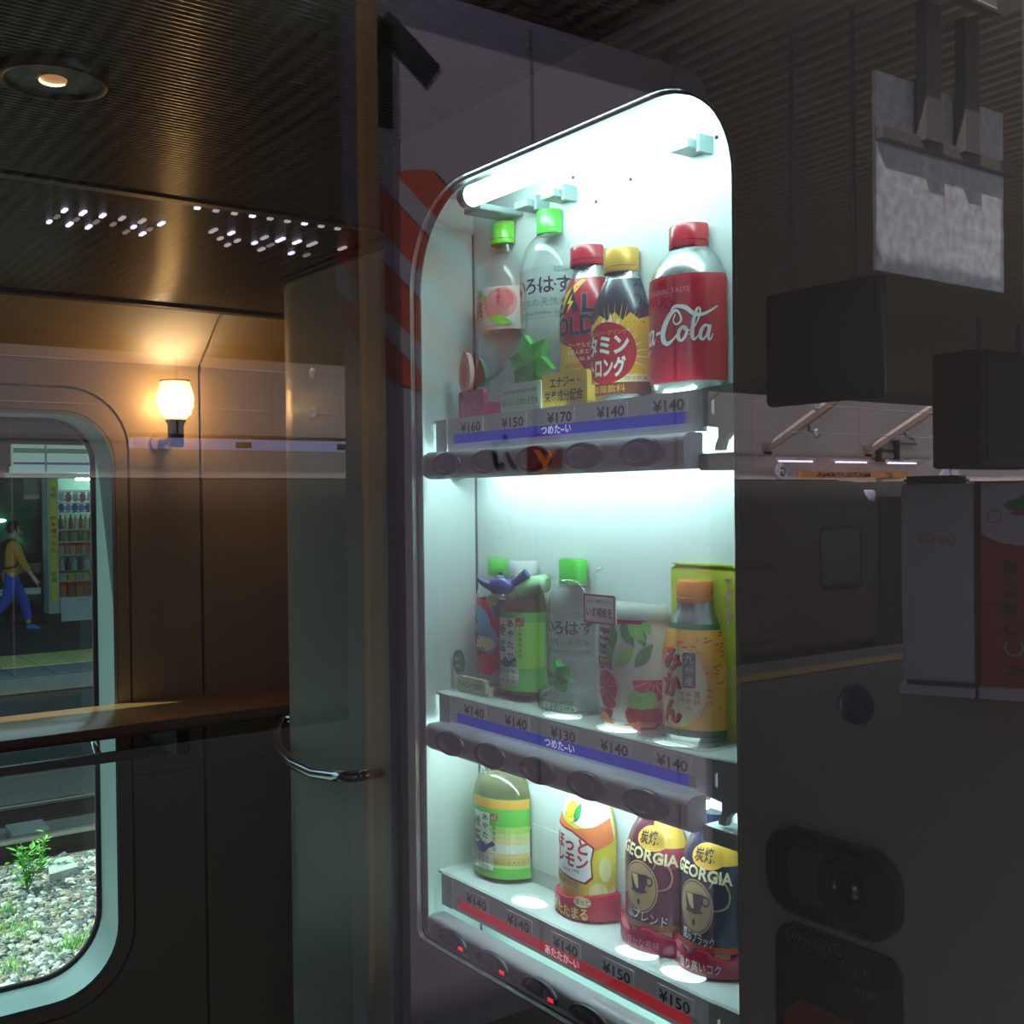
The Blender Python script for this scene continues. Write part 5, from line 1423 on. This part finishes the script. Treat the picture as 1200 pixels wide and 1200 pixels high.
def person(label, loc, rz, cols, swing=0.0, bag=False, H=1.62):
    """Walking figure facing local +x; swing in metres is the half stride."""
    k = H / 1.70
    t = thing('person', label, 'person', loc, rz)
    S_ = lambda *p: tuple(c * k for c in p)
    skin_m, hair_m, top_m, leg_m, shoe_m = [mat('person %s %d %d %d' % (n_, *c), c, 0.7, var=0.08) for n_, c in zip(('skin', 'hair', 'top', 'legs', 'shoes'), cols)]
    pel, che, nek, hd, tp_ = S_(0, 0, .92), S_(.02, 0, 1.26), S_(.03, 0, 1.43), S_(.055, 0, 1.56), S_(.06, 0, 1.66)
    sh, el, wr = {}, {}, {}
    body = [([pel, S_(.01, 0, 1.08), che, nek, S_(.05, 0, 1.50), hd, tp_], [.10 * k, .09 * k, .105 * k, .055 * k, .058 * k, .092 * k, .062 * k])]
    shirt = [([S_(0, 0, .86), S_(.01, 0, 1.06), S_(.02, 0, 1.24), S_(.028, 0, 1.37), S_(.03, 0, 1.425)], [.178 * k, .172 * k, .180 * k, .118 * k, .076 * k])]
    trous = [([S_(0, 0, .98), S_(0, 0, .88)], [.165 * k, .168 * k])]
    for s in (-1, 1):
        a = swing * s
        shp, elp, wrp = S_(.02, .19 * s, 1.36), S_(.02 - a * .45, .235 * s, 1.10), S_(.10 - a * .8, .225 * s, .87)
        hnd = S_(.13 - a * .9, .22 * s, .79)
        body.append(([che, shp, elp, wrp, hnd], [.105 * k, .048 * k, .040 * k, .03 * k, .033 * k]))
        for j, (dy, L) in enumerate(((-.026, .075), (-.009, .085), (.009, .08), (.025, .065))):
            f1 = (hnd[0] + .012 * k, hnd[1] + dy * k, hnd[2] - .035 * k)
            body.append(([hnd, f1, (f1[0] + .02 * k, f1[1], f1[2] - (L - .03) * k)], [.03 * k, .0095 * k, .0085 * k]))
        th = (hnd[0] + .04 * k, hnd[1] - .02 * s * k, hnd[2] - .005 * k)
        body.append(([hnd, th, (th[0] + .02 * k, th[1], th[2] - .035 * k)], [.03 * k, .011 * k, .009 * k]))
        shirt.append(([S_(.02, 0, 1.24), S_(.02, .16 * s, 1.36), elp, tuple(wrp[i] * .7 + elp[i] * .3 for i in range(3))], [.165 * k, .085 * k, .062 * k, .05 * k]))
        hip = S_(0, .095 * s, .86)
        kn = S_(a * .75 + .05, .10 * s, .48)
        an = S_(a * 1.35 - (.10 if a < 0 else 0), .10 * s, .10 + (.10 if a < -0.05 else 0))
        body.append(([pel, hip, kn, an], [.10 * k, .08 * k, .055 * k, .04 * k]))
        trous.append(([S_(0, 0, .88), hip, kn, tuple(an[i] * .85 + kn[i] * .15 for i in range(3))], [.155 * k, .108 * k, .085 * k, .072 * k]))
        tilt = -.5 if a < -0.05 else 0.0
        heel, ball, toe = S_(-.05, 0, -.055), S_(.09, 0, -.065), S_(.17, 0, -.07)
        rot = lambda p: (an[0] + p[0] * math.cos(tilt) - p[2] * math.sin(tilt), an[1], an[2] + p[0] * math.sin(tilt) + p[2] * math.cos(tilt))
        skin('shoe', [([rot(heel), rot(S_(.02, 0, -.03)), rot(ball), rot(toe)], [.04 * k, .052 * k, .042 * k, .028 * k])], shoe_m, t)
    bd_ = skin('body', body, skin_m, t)
    skin('shirt', shirt, top_m, t)
    skin('trousers', trous, leg_m, t)
    hr = newbm()
    bmesh.ops.create_uvsphere(hr, u_segments=20, v_segments=14, radius=.112 * k)
    for v in list(hr.verts):
        if v.co.x > .045 * k and v.co.z < .055 * k:
            v.co.x = .03 * k
        if v.co.z < -.07 * k:
            v.co.z = -.07 * k
        v.co = Vector((v.co.x + .045 * k, v.co.y * .9, v.co.z * 1.05 + 1.615 * k))
    obj('hair', hr, hair_m, t, smooth=True, local=True)
    fa = newbm()
    for s in (-1, 1):
        add_obox(fa, S_(.148, .034 * s, 1.575), (1, 0, 0), (0, 1, 0), (0, 0, 1), .012 * k, .026 * k, .012 * k)
    obj('eye', fa, hair_m, t, local=True)
    ns = newbm(); bmesh.ops.create_cone(ns, segments=8, radius1=.017 * k, radius2=.005 * k, depth=.045 * k, cap_ends=True)
    bmesh.ops.translate(ns, verts=ns.verts, vec=S_(.152, 0, 1.548)); obj('nose', ns, skin_m, t, smooth=True, local=True)
    mo = newbm(); add_obox(mo, S_(.142, 0, 1.505), (1, 0, 0), (0, 1, 0), (0, 0, 1), .014 * k, .045 * k, .010 * k)
    obj('mouth', mo, mat('lips', (150, 84, 78), 0.6), t, local=True)
    for s in (-1, 1):
        e_ = newbm(); bmesh.ops.create_uvsphere(e_, u_segments=8, v_segments=6, radius=.028 * k)
        for v in e_.verts:
            v.co = Vector((v.co.x * .7 + .04 * k, v.co.y * .35 + .096 * s * k, v.co.z + 1.56 * k))
        obj('ear', e_, skin_m, t, smooth=True, local=True)
    if bag:
        b_ = newbm()
        add_obox(b_, S_(-.17, 0, 1.16), (1, 0, 0), (0, 1, 0), (0, 0, 1), .15 * k, .30 * k, .42 * k)
        bmesh.ops.bevel(b_, geom=b_.edges[:], offset=.045 * k, segments=3, affect='EDGES')
        bp2 = obj('backpack', b_, mat('dark backpack', (38, 40, 50), 0.7, var=0.1), t, smooth='auto', local=True)
        for s in (-1, 1):
            obj('strap', tube([S_(-.13, .11 * s, 1.36), S_(.0, .12 * s, 1.455), S_(.13, .12 * s, 1.36), S_(.17, .13 * s, 1.20), S_(.02, .17 * s, 1.02), S_(-.12, .14 * s, 1.0)], .018 * k, 8), mat('dark backpack', (38, 40, 50), 0.7), t, smooth=True, local=True)
    return t
person('person walking in yellow top, blue trousers, blue shoes and dark backpack', (3.74, 17.6, -0.335), 0.0, ((206, 166, 138), (26, 24, 26), (206, 152, 62), (44, 84, 196), (40, 130, 190)), swing=0.20, bag=True, H=1.60)
person('person in dark jacket and dark trousers at the kiosk shelf', (5.33, 18.25, -0.335), 1.7, ((206, 166, 138), (24, 22, 24), (26, 30, 38), (24, 28, 34), (20, 20, 22)), swing=0.02, H=1.62)

# ------------------------------------------------------------------ the platform outside (behind the viewpoint; seen mirrored in the big pane)
PZ = -0.35
M_pf = mat('platform floor', (116, 108, 108), 0.7, var=0.10, scale=6)
M_bay = mat('sunlit station wall', (236, 214, 204), 0.75, var=0.05, scale=1.2)
M_strut = mat('strut paint', (214, 190, 180), 0.6, var=0.05)
M_post = mat('grey post', (120, 112, 112), 0.5, var=0.06)
st('floor', bx(-12, 34, -7.9, 0.12, -0.6, PZ), M_pf)
st('wall_track', bx(-12, 34, -7.95, -7.9, -1.6, PZ - 0.02), M_darkconc)
ty = st('trim_7', bx(-12, 34, -7.34, -7.02, PZ, PZ + 0.006), M_pf)
for i in range(26):
    x = 6.0 + i * 0.32
    obj('tile', bx(x, x + 0.31, -7.33, -7.03, PZ + 0.006, PZ + 0.014, bevel=0.003), mat('platform yellow tile', (214, 168, 66), 0.6, var=0.12, scale=20), ty)
st('ground', bx(-30, 60, -24, -7.95, -1.62, -1.5), M_ballast)
# corrugated canopy
def corrug(x0, x1, y0, y1, z, pitch, amp):
    bm = newbm()
    n_ = max(1, round((x1 - x0) / pitch))
    pitch = (x1 - x0) / n_
    pr = []
    for i in range(n_):
        a = x0 + i * pitch
        pr += [(a, z), (a + pitch * .35, z), (a + pitch * .5, z + amp), (a + pitch * .85, z + amp)]
    pr.append((x1, z))
    A = [bm.verts.new((x, y0, zz)) for x, zz in pr]
    B = [bm.verts.new((x, y1, zz)) for x, zz in pr]
    for i in range(len(pr) - 1):
        bm.faces.new((A[i], A[i + 1], B[i + 1], B[i]))
    A2 = [bm.verts.new((x, y0, z + amp + .03)) for x in (pr[0][0], pr[-1][0])]
    B2 = [bm.verts.new((x, y1, z + amp + .03)) for x in (pr[0][0], pr[-1][0])]
    bm.faces.new((A2[0], B2[0], B2[1], A2[1]))
    return bm
RZ = 2.95
# the canopy, with gaps added to let sun onto sign board and sheet
SUN_GAPS = ((-12, -0.42, None, None), (-0.42, 2.30, -1.68, -0.82), (2.30, 3.20, -1.175, -1.03), (3.20, 34, None, None))
for x0, x1, ya, yb in SUN_GAPS:
    if ya is None:
        st('ceiling', corrug(x0, x1, -9.1, 0.24, RZ, 0.075, 0.03), M_roof)
    else:
        st('ceiling', corrug(x0, x1, -9.1, ya, RZ, 0.075, 0.03), M_roof)
        st('ceiling', corrug(x0, x1, yb, 0.24, RZ, 0.075, 0.03), M_roof)
        st('trim_shadow_edge', bx(x0, x1, ya - 0.03, ya, RZ - 0.01, RZ + 0.07), M_post)  # unseen trim, added to give the gap a straight shadow edge
for lp_o, lp_h in (([(-0.44, -1.70), (2.32, -1.70), (2.32, -0.80), (-0.44, -0.80)], [(1.19, -1.668), (2.285, -1.668), (0.90, -0.85), (-0.285, -0.85)]),
                   ([(2.28, -1.19), (3.22, -1.19), (3.22, -1.01), (2.28, -1.01)], [(2.515, -1.165), (3.16, -1.165), (2.93, -1.045), (2.29, -1.045)])):
    st('trim_sun_mask', plate([lp_o, lp_h], 0.006, lambda u, v, w: (u, v, RZ - 0.006 + w)), M_roof)  # unseen plate, its hole skewed so sun falls only on board and sheet
st('trim_8', bx(-12, 34, -9.16, -9.08, RZ - 0.12, RZ + 0.08), M_post)

# pillar board with arrow, striped emblem and characters
BYP = -1.75
t = thing('platform_sign_board', 'tall pale sign board with dark arrow and red striped emblem, reflected in the pane', 'sign', (1.93, BYP, PZ))
BX0, BX1 = 1.335, 2.531
bpl = obj('board', plate([rrect(BX0, BX1, 0.12, 2.80, (0.02, 0.02, 0.07, 0.02), 6)], 0.10, lambda u, v, w: (u, BYP - w, v)), mat('sign board lilac', (164, 148, 166), 0.5, var=0.03, scale=3), t, smooth='auto')
for x in (1.856, 2.384):
    obj('seam', bx(x, x + 0.010, BYP - 0.002, BYP + 0.0015, 0.14, 2.78), M_post, t)
obj('post', bx(1.318, 1.356, BYP + 0.01, BYP + 0.05, PZ, 2.90), mat('brown post', (118, 88, 64), 0.5, var=0.08), t, label='brown post')
obj('post', bx(2.48, 2.52, BYP - 0.14, BYP - 0.10, PZ, 2.90), M_post, t)
bsf = surf_plane((0, BYP, 0), (-1, 0, 0), (0, 1, 0))       # read from the train: right is -x
def mx(x):
    return -x
I_ar = ink('arrow', (34, 32, 40))
decal('print', I_ar, [R_(mx(1.425), mx(1.380), 2.430, 2.69), Stroke([(mx(1.395), 2.69), (mx(1.47), 2.64), (mx(1.545), 2.585)], 0.075, 1), Stroke([(mx(1.41), 2.69), (mx(1.385), 2.65), (mx(1.362), 2.615)], 0.05, 1)], bsf, t, 3, local=False, label='dark arrow', thick=0.001)
cxm, czm, rm = 1.545, 2.06, 0.285
decal('print', mat('emblem red', (186, 74, 58), 0.5, var=0.05), [El(mx(cxm), czm, rm, rm, 48)], bsf, t, 2, local=False, label='red striped emblem', thick=0.001)
bands = []
for off in (-0.33, -0.185, -0.04, 0.105, 0.25):
    pts = []
    h_ = 0.026
    # stripes fall to the right in the mirrored view
    for s_, e_ in ((1, -h_), (1, h_), (-1, h_), (-1, -h_)):
        dd = off + e_
        L = math.sqrt(max(0, (rm + .004) ** 2 - dd * dd)) if abs(dd) < rm else 0.02
        ux, uz = 0.78 * s_ * L + 0.62 * dd, -0.62 * s_ * L + 0.78 * dd
        pts.append((mx(cxm + ux), czm + uz))
    bands.append(Pg(pts))
decal('print', mat('sign board lilac', (164, 148, 166), 0.5), bands, bsf, t, 4, local=False, thick=0.001)
decal('lettering', I_ar, [T('カ', mx(1.755), 1.63, 0.105, 0.02), T('た', mx(1.752), 1.435, 0.10, 0.01), T('OUIUO', mx(2.30), 2.085, 0.05, 0.0, w=0.16), T('案内板', mx(2.29), 2.14, 0.045, 0.0)], bsf, t, 3, local=False, thick=0.001)
decal('print', mat('emblem deep red', (130, 20, 30), 0.5), [RR(mx(1.95), mx(1.83), 1.52, 1.68, 0.03)], bsf, t, 3, local=False, thick=0.001)
decal('lettering', I_org, [T('Y', mx(1.89), 1.60, 0.11, 0.03)], bsf, t, 4, local=False, thick=0.001)

# grey sheet hung from two posts, and the dark display box under it
t = thing('hanging_metal_sheet', 'mottled grey metal sheet hung on two posts, reflected at the upper right', 'sign', (3.08, -1.3, 2.15))
obj('sheet', bx(2.755, 3.415, -1.312, -1.300, 2.150, 2.722), mat('mottled zinc', (232, 224, 240), 0.45, 0.1, var=0.34, scale=30), t)
obj('cross_rail', bx(2.752, 3.445, -1.299, -1.275, 2.520, 2.560, bevel=0.004), M_post, t)
for x in (2.935, 3.135):
    obj('post', bx(x, x + 0.075, -1.29, -1.255, 2.545, RZ), M_post, t)
t = thing('dark_display_box', 'dark navy display box hanging below the grey metal sheet in the reflection', 'display', (2.9, -1.52, 1.8))
obj('case', bx(2.79, 2.825, -1.747, -1.315, 1.79, 2.150, bevel=0.012), mat('navy screen case', (30, 28, 48), 0.35, var=0.05), t, smooth='auto')
obj('bezel', plate([rrect(-1.74, -1.32, 1.797, 2.143, 0.01, 4), rrect(-1.72, -1.34, 1.817, 2.123, 0.008, 4)], 0.003, lambda u, v, w: (2.788 - w, u, v)), mat('bezel black', (18, 18, 24), 0.4), t)
for y in (-1.65, -1.42):
    obj('hanger', tube([(2.81, y, 2.15), (2.81, y, RZ)], 0.008, 8), M_post, t)

# dark speaker box on the right
t = thing('hanging_speaker', 'dark boxy unit hanging from canopy at the right edge of the reflection', 'speaker', (8.8, -4.3, 1.7))
obj('case', bx(8.21, 9.4, -4.75, -4.3, 1.72, 2.66, bevel=0.03), mat('speaker brown black', (58, 52, 44), 0.6, var=0.08), t, smooth='auto')
obj('grille', plate([rrect(8.27, 9.34, 1.78, 2.60, 0.03, 5)], 0.012, lambda u, v, w: (u, -4.3 + w, v)), mat('speaker grille', (50, 44, 38), 0.7, var=0.2, scale=60), t)
for x in (8.5, 9.1):
    obj('hanger', tube([(x, -4.5, 2.64), (x, -4.5, RZ)], 0.02, 8), M_post, t)

# a white cabinet and a red drink machine standing in one line across the platform
Q0 = Vector((9.18, -5.72, PZ))
qd = Vector((0.42, 0.905, 0)).normalized()
qe = Vector((0.905, -0.42, 0)).normalized()
M_vw = mat('machine white', (206, 198, 214), 0.4, var=0.03, scale=3)
def vbox(a0, a1, b0, b1, z0, z1, bev=0.0):
    bm = newbm()
    add_obox(bm, Q0 + qd * (a0 + a1) / 2 + qe * (b0 + b1) / 2 + Vector((0, 0, (z0 + z1) / 2)), qd, qe, (0, 0, 1), abs(a1 - a0), abs(b1 - b0), z1 - z0)
    if bev:
        bmesh.ops.bevel(bm, geom=bm.edges[:], offset=bev, segments=2, affect='EDGES')
    return bm
face = surf_plane(Q0, -qd, -qe)            # s is minus the distance along qd
W0, W1 = 0.0, 0.640
R0_, R1_ = 0.670, 1.80
t = thing('platform_cabinet', 'plain white cabinet with small red script, reflected left of the red machine', 'cabinet', Q0 + qd * 0.35 + qe * 0.36)
obj('body', vbox(W0, W1, 0.02, 0.74, 0.13, 1.96, 0.012), M_vw, t, smooth='auto')
obj('front_door', vbox(W0 + 0.01, W1 - 0.01, 0.0, 0.02, 0.15, 1.94, 0.005), M_vw, t, smooth='auto')
obj('base_gap', vbox(W0 + 0.03, W1 - 0.02, 0.05, 0.70, 0.085, 0.13), M_dark, t)
obj('plinth', vbox(W0 - 0.02, W1, -0.02, 0.74, 0.0, 0.085), M_vw, t)
obj('top_cover', vbox(W0 + 0.0, W1 - 0.12, 0.10, 0.70, 1.96, 2.04, 0.03), M_dark, t, smooth='auto')
sc = [xf(i, 0, 0, 0.040) for i in script_cola()]
wd = [p[0] for i in sc for p in i[0]]
cxs = (min(wd) + max(wd)) / 2
decal('lettering', ink('cola red', (186, 60, 66)), [xf(i, -0.31 - cxs, 1.42) for i in sc], face, t, 3, local=False, thick=0.001)
t = thing('platform_vending_machine', 'red drink machine with curved white top and upright letters, reflected at the right edge', 'vending machine', Q0 + qd * 1.27 + qe * 0.36)
obj('cabinet', vbox(R0_, R1_, 0.035, 0.76, 0.10, 1.98, 0.012), M_vw, t, smooth='auto')
obj('plinth', vbox(R0_, R1_, -0.01, 0.74, 0.0, 0.10), M_vw, t)
obj('door_gap', vbox(W1 + 0.002, R0_ + 0.02, 0.012, 0.034, 0.10, 1.98), M_dark, t)
obj('front_door', vbox(R0_ + 0.02, R1_, 0.0, 0.033, 0.12, 1.97, 0.006), mat('machine red door', (178, 34, 50), 0.35, var=0.03), t, smooth='auto')
up = [(-R1_ + .01, 1.55), (-1.50, 1.42), (-1.30, 1.385), (-1.10, 1.385), (-0.86, 1.42), (-0.70, 1.50), (-0.70, 1.96), (-R1_ + .01, 1.96)]
decal('print', M_vw, [Pg(up)], face, t, 3, local=False, thick=0.001)
decal('print', I_green, [El(-1.05, 1.76, 0.16, 0.06), El(-1.12, 1.82, 0.10, 0.05)], face, t, 5, local=False, thick=0.001)
decal('print', I_red, [El(-1.06, 1.685, 0.13, 0.02), Ring(-0.81, 1.66, 0.052, 0.063, 0.05, 0.06)], face, t, 6, local=False, thick=0.001)
let = []
for i, ch in enumerate('enaOCA'):
    if ch != 'C':
        let.append(T(ch, -0.97, 1.20 - i * 0.185, 0.24, 0.04, rot=PI / 2, w=0.14))
decal('lettering', ink('letter brown', (60, 30, 34)), let, face, t, 4, local=False, thick=0.001)
decal('lettering', ink('letter outline', (190, 180, 190)), [T('C', -0.97, 1.20 - 4 * 0.185, 0.24, 0.0, rot=PI / 2, w=0.14)], face, t, 4, local=False, thick=0.001)

# train standing at the other side of this platform
TY = -11.3
t = thing('opposite_train', 'dark grey train with rounded end standing at the far track in the reflection', 'train', (5, TY - 1.4, -1.5))
M_tr = mat('train dull grey', (62, 58, 57), 0.75, 0.0, spec=0.15, var=0.05, scale=2)
sec = rrect(TY - 2.8, TY, -1.0, 1.78, (0.1, 0.1, 0.40, 0.40), 6)
bm = newbm()
rings = []
for x, k in ((-25, 1), (16.2, 1), (16.55, .97), (16.72, .90), (16.78, .80)):
    rings.append([bm.verts.new((x, TY - 1.4 + (y - TY + 1.4) * k, 0.39 + (z - 0.39) * k)) for y, z in sec])
for a, b in zip(rings, rings[1:]):
    for i in range(len(sec)):
        bm.faces.new((a[i], a[(i + 1) % len(sec)], b[(i + 1) % len(sec)], b[i]))
bm.faces.new(rings[0]); bm.faces.new(rings[-1][::-1])
obj('car_body', bm, M_tr, t, smooth='auto')
obj('roof_edge', bx(-25, 15.9, TY - 0.42, TY - 0.36, 1.765, 1.80), mat('train roof grey', (70, 70, 76), 0.8), t)
obj('underframe', bx(-25, 16.3, TY - 2.6, TY - 0.2, -1.45, -1.0), M_dark, t)
for x in (14.93,):
    w_ = 1.12 if x > 14 else 1.3
    f = obj('window', plate([rrect(x, x + w_, 0.0, 1.02, 0.14, 6), rrect(x + .05, x + w_ - .05, 0.05, 0.97, 0.10, 6)], 0.02, lambda u, v, w: (u, TY + w - 0.004, v)), M_dark, t)
    obj('pane', plate([rrect(x + .05, x + w_ - .05, 0.05, 0.97, 0.10, 6)], 0.008, lambda u, v, w: (u, TY + w - 0.002, v)), mat('train window dark', (46, 44, 44), 0.25, var=0.05), f)
dr = obj('door', bx(13.1, 14.0, TY - 0.002, TY + 0.012, -0.75, 1.3), M_tr, t)
obj('door_vent', bx(13.15, 13.75, TY + 0.012, TY + 0.02, 0.40, 0.46), M_dark, dr)
rings = []
bm = newbm()
for x, k in ((17.55, .80), (17.62, .90), (17.8, .97), (18.1, 1), (42, 1)):
    rings.append([bm.verts.new((x, TY - 1.4 + (y - TY + 1.4) * k, 0.39 + (z - 0.39) * k)) for y, z in sec])
for a, b in zip(rings, rings[1:]):
    for i in range(len(sec)):
        bm.faces.new((a[i], a[(i + 1) % len(sec)], b[(i + 1) % len(sec)], b[i]))
bm.faces.new(rings[0]); bm.faces.new(rings[-1][::-1])
obj('car_body', bm, M_tr, t, smooth='auto')
obj('gangway', bx(16.7, 17.65, TY - 2.5, TY - 0.28, -1.45, 1.5), M_dark, t)
obj('marker_lamp', bx(16.2, 16.5, TY - 0.30, TY - 0.02, 1.40, 1.62, bevel=0.05), mat('lamp housing', (210, 205, 225), 0.3), t, smooth='auto')

# sunlit wall beyond the tracks with canopy brackets, wires, frame, louvre and signs
WY = -17.3
wl_ = st('wall_station', bx(-30, 70, WY - 0.3, WY, -1.6, 5.6), M_bay)
for x in range(6, 44, 2):
    obj('panel_joint', bx(x * 1.0, x + 0.03, WY - 0.005, WY + 0.006, 1.2, 4.3), M_strut, wl_)
obj('string_course', bx(-30, 70, WY, WY + 0.06, 2.52, 2.60), M_strut, wl_)
st('trim_10', bx(-30, 70, WY, WY + 0.9, 4.75, 4.95), M_roof)
for i in range(5):
    x = 12.9 + i * 3.8
    tag_ = thing('canopy_bracket', '%s slanting pale canopy bracket on the sunlit wall beyond the train' % ('first', 'second', 'third', 'fourth', 'fifth')[i] + ' from the left', 'bracket', (x, WY, 2.65), 0, 'canopy brackets on the sunlit wall')
    obj('strut', tube([(x, WY + 0.05, 2.66), (x, WY + 1.6, 3.45), (x, WY + 2.7, 4.05)], [0.10, 0.12, 0.10], 6), M_strut, tag_)
    obj('foot_plate', bx(x - 0.14, x + 0.14, WY, WY + 0.06, 2.5, 2.8), M_strut, tag_)
    obj('hook', tube([(x + 1.5, WY + 0.02, 3.35), (x + 1.35, WY + 0.2, 3.1), (x + 1.6, WY + 0.3, 2.98)], 0.035, 6), M_post, tag_)
obj_b = thing('canopy_beam', 'long dark beam carried by the canopy brackets', 'beam', (10, WY + 2.75, 4.05))
obj('beam', bx(-30, 70, WY + 2.6, WY + 2.9, 4.02, 4.25), M_roof, obj_b)
M_wire = mat('shiny wire', (196, 184, 178), 0.4, 0.3)
for nm, y, z in (('top overhead wire crossing in front of the sunlit wall, reflected', -12.6, 3.40), ('middle overhead wire crossing in front of the sunlit wall, reflected', -12.6, 3.16), ('lowest overhead wire crossing in front of the sunlit wall, reflected', -12.6, 2.66)):
    t = thing('overhead_wire', nm, 'wire', (10, y, z))
    obj('wire', tube([(-30, y, z), (10, y, z), (60, y, z)], 0.010, 6), M_wire, t)
    for x in (6.5, 11.5, 16.5, 21.5):
        obj('insulator', lathe([(0, -.09), (.035, -.08), (.05, -.03), (.03, 0), (.05, .03), (.035, .08), (0, .09)], seg=10, c=(x, y, z)), M_wire, t, smooth=True)
t = thing('square_frame', 'dark square two-cell frame on the sunlit wall in the reflection', 'frame', (25.0, WY, 2.4))
obj('frame', plate([rrect(24.6, 25.5, 2.40, 2.96, 0.03, 3), rrect(24.72, 25.38, 2.46, 2.66, 0.08, 4), rrect(24.72, 25.38, 2.72, 2.90, 0.08, 4)], 0.1, lambda u, v, w: (u, WY + 0.05 + w, v)), M_dark, t)
obj('arm', bx(25.5, 26.3, WY + 0.05, WY + 0.12, 2.86, 2.92), M_post, t)
t = thing('wall_louvre', 'slatted louvre panel on the sunlit wall at the right in the reflection', 'louvre', (28.9, WY, 2.3))
obj('backing', bx(27.8, 30.4, WY, WY + 0.03, 2.30, 2.98), M_dark, t)
for i in range(8):
    obj('slat', bx(27.8, 30.4, WY + 0.03, WY + 0.10, 2.32 + i * 0.082, 2.362 + i * 0.082), M_strut, t)
t = thing('pole_sign', 'white triangular sign with a 2 on a pole, reflected above the drink machine', 'sign', (26.6, WY + 0.8, 2.0))
obj('pole', tube([(26.6, WY + 0.8, 2.28), (26.6, WY + 0.8, 4.0)], 0.06, 8), M_post, t)
obj('crossbar', tube([(26.6, WY + 0.8, 3.45), (29.4, WY + 0.8, 3.62)], 0.06, 8), M_post, t)
obj('plate', plate([[(26.05, 1.95), (27.15, 1.95), (26.72, 2.36), (26.48, 2.36)]], 0.03, lambda u, v, w: (u, WY + 0.9 - w, v)), M_vw, t)
decal('lettering', I_ar, [T('2', -26.6, 2.12, 0.30, 0.02)], surf_plane((0, WY + 0.9, 0), (-1, 0, 0), (0, 1, 0)), t, 2, local=False, thick=0.002)
for i in range(5):
    x = 20.2 + i * 2.05
    t = thing('strip_light', '%s from the left of five lit fluorescent battens on the sunlit wall' % ('first', 'second', 'third', 'fourth', 'fifth')[i], 'strip light', (x, WY + 0.6, 2.35), 0, 'fluorescent battens along the sunlit wall')
    obj('housing', bx(x, x + 1.25, WY + 0.55, WY + 0.67, 2.37, 2.42), M_vw, t)
    obj('tube', tube([(x + .03, WY + 0.61, 2.345), (x + 1.22, WY + 0.61, 2.345)], 0.022, 8), glow('batten tube', (240, 235, 255), 7.0), t)
t = thing('orange_station_sign', 'long orange sign strip at the foot of the sunlit wall in the reflection', 'sign', (23.2, WY + 0.3, 1.9))
obj('strip', bx(21.4, 25.6, WY + 0.2, WY + 0.3, 1.98, 2.13), mat('sign orange', (216, 134, 60), 0.5, var=0.04), t)
ws = surf_plane((0, WY + 0.3, 0), (-1, 0, 0), (0, 1, 0))
decal('lettering', I_ar, [T('MATSUYAMA', -23.0, 2.055, 0.15, 0.03, w=2.1)], ws, t, 2, local=False, thick=0.002)
t = thing('round_sign', 'round white sign with a dark letter left of the orange sign strip', 'sign', (20.7, WY + 0.3, 2.0))
obj('disc', plate([[(20.75 + 0.26 * math.cos(a * PI / 12), 2.12 + 0.20 * math.sin(a * PI / 12)) for a in range(24)]], 0.03, lambda u, v, w: (u, WY + 0.3 - w, v)), M_vw, t)
decal('lettering', I_ar, [T('G', -20.75, 2.12, 0.28, 0.03)], ws, t, 2, local=False, thick=0.002)
# long trough light under the canopy edge
t = thing('trough_light', 'long bluish trough light under the canopy edge, reflected across the left wall', 'trough light', (7, -8.9, 2.0))
obj('trough', bx(3.0, 7.9, -8.98, -8.82, 2.075, 2.11), M_post, t)
obj('diffuser', bx(3.0, 7.9, -8.97, -8.83, 1.985, 2.075), glow('trough diffuser', (170, 182, 255), 1.5), t)
for x in (3.9, 4.9, 6.2, 7.6):
    obj('clip', bx(x, x + 0.14, -8.985, -8.81, 1.995, 2.05), M_post, t)
for x in (3.4, 5.4, 7.5):
    obj('hanger', tube([(x, -8.9, 2.11), (x, -8.9, RZ)], 0.012, 6), M_post, t)
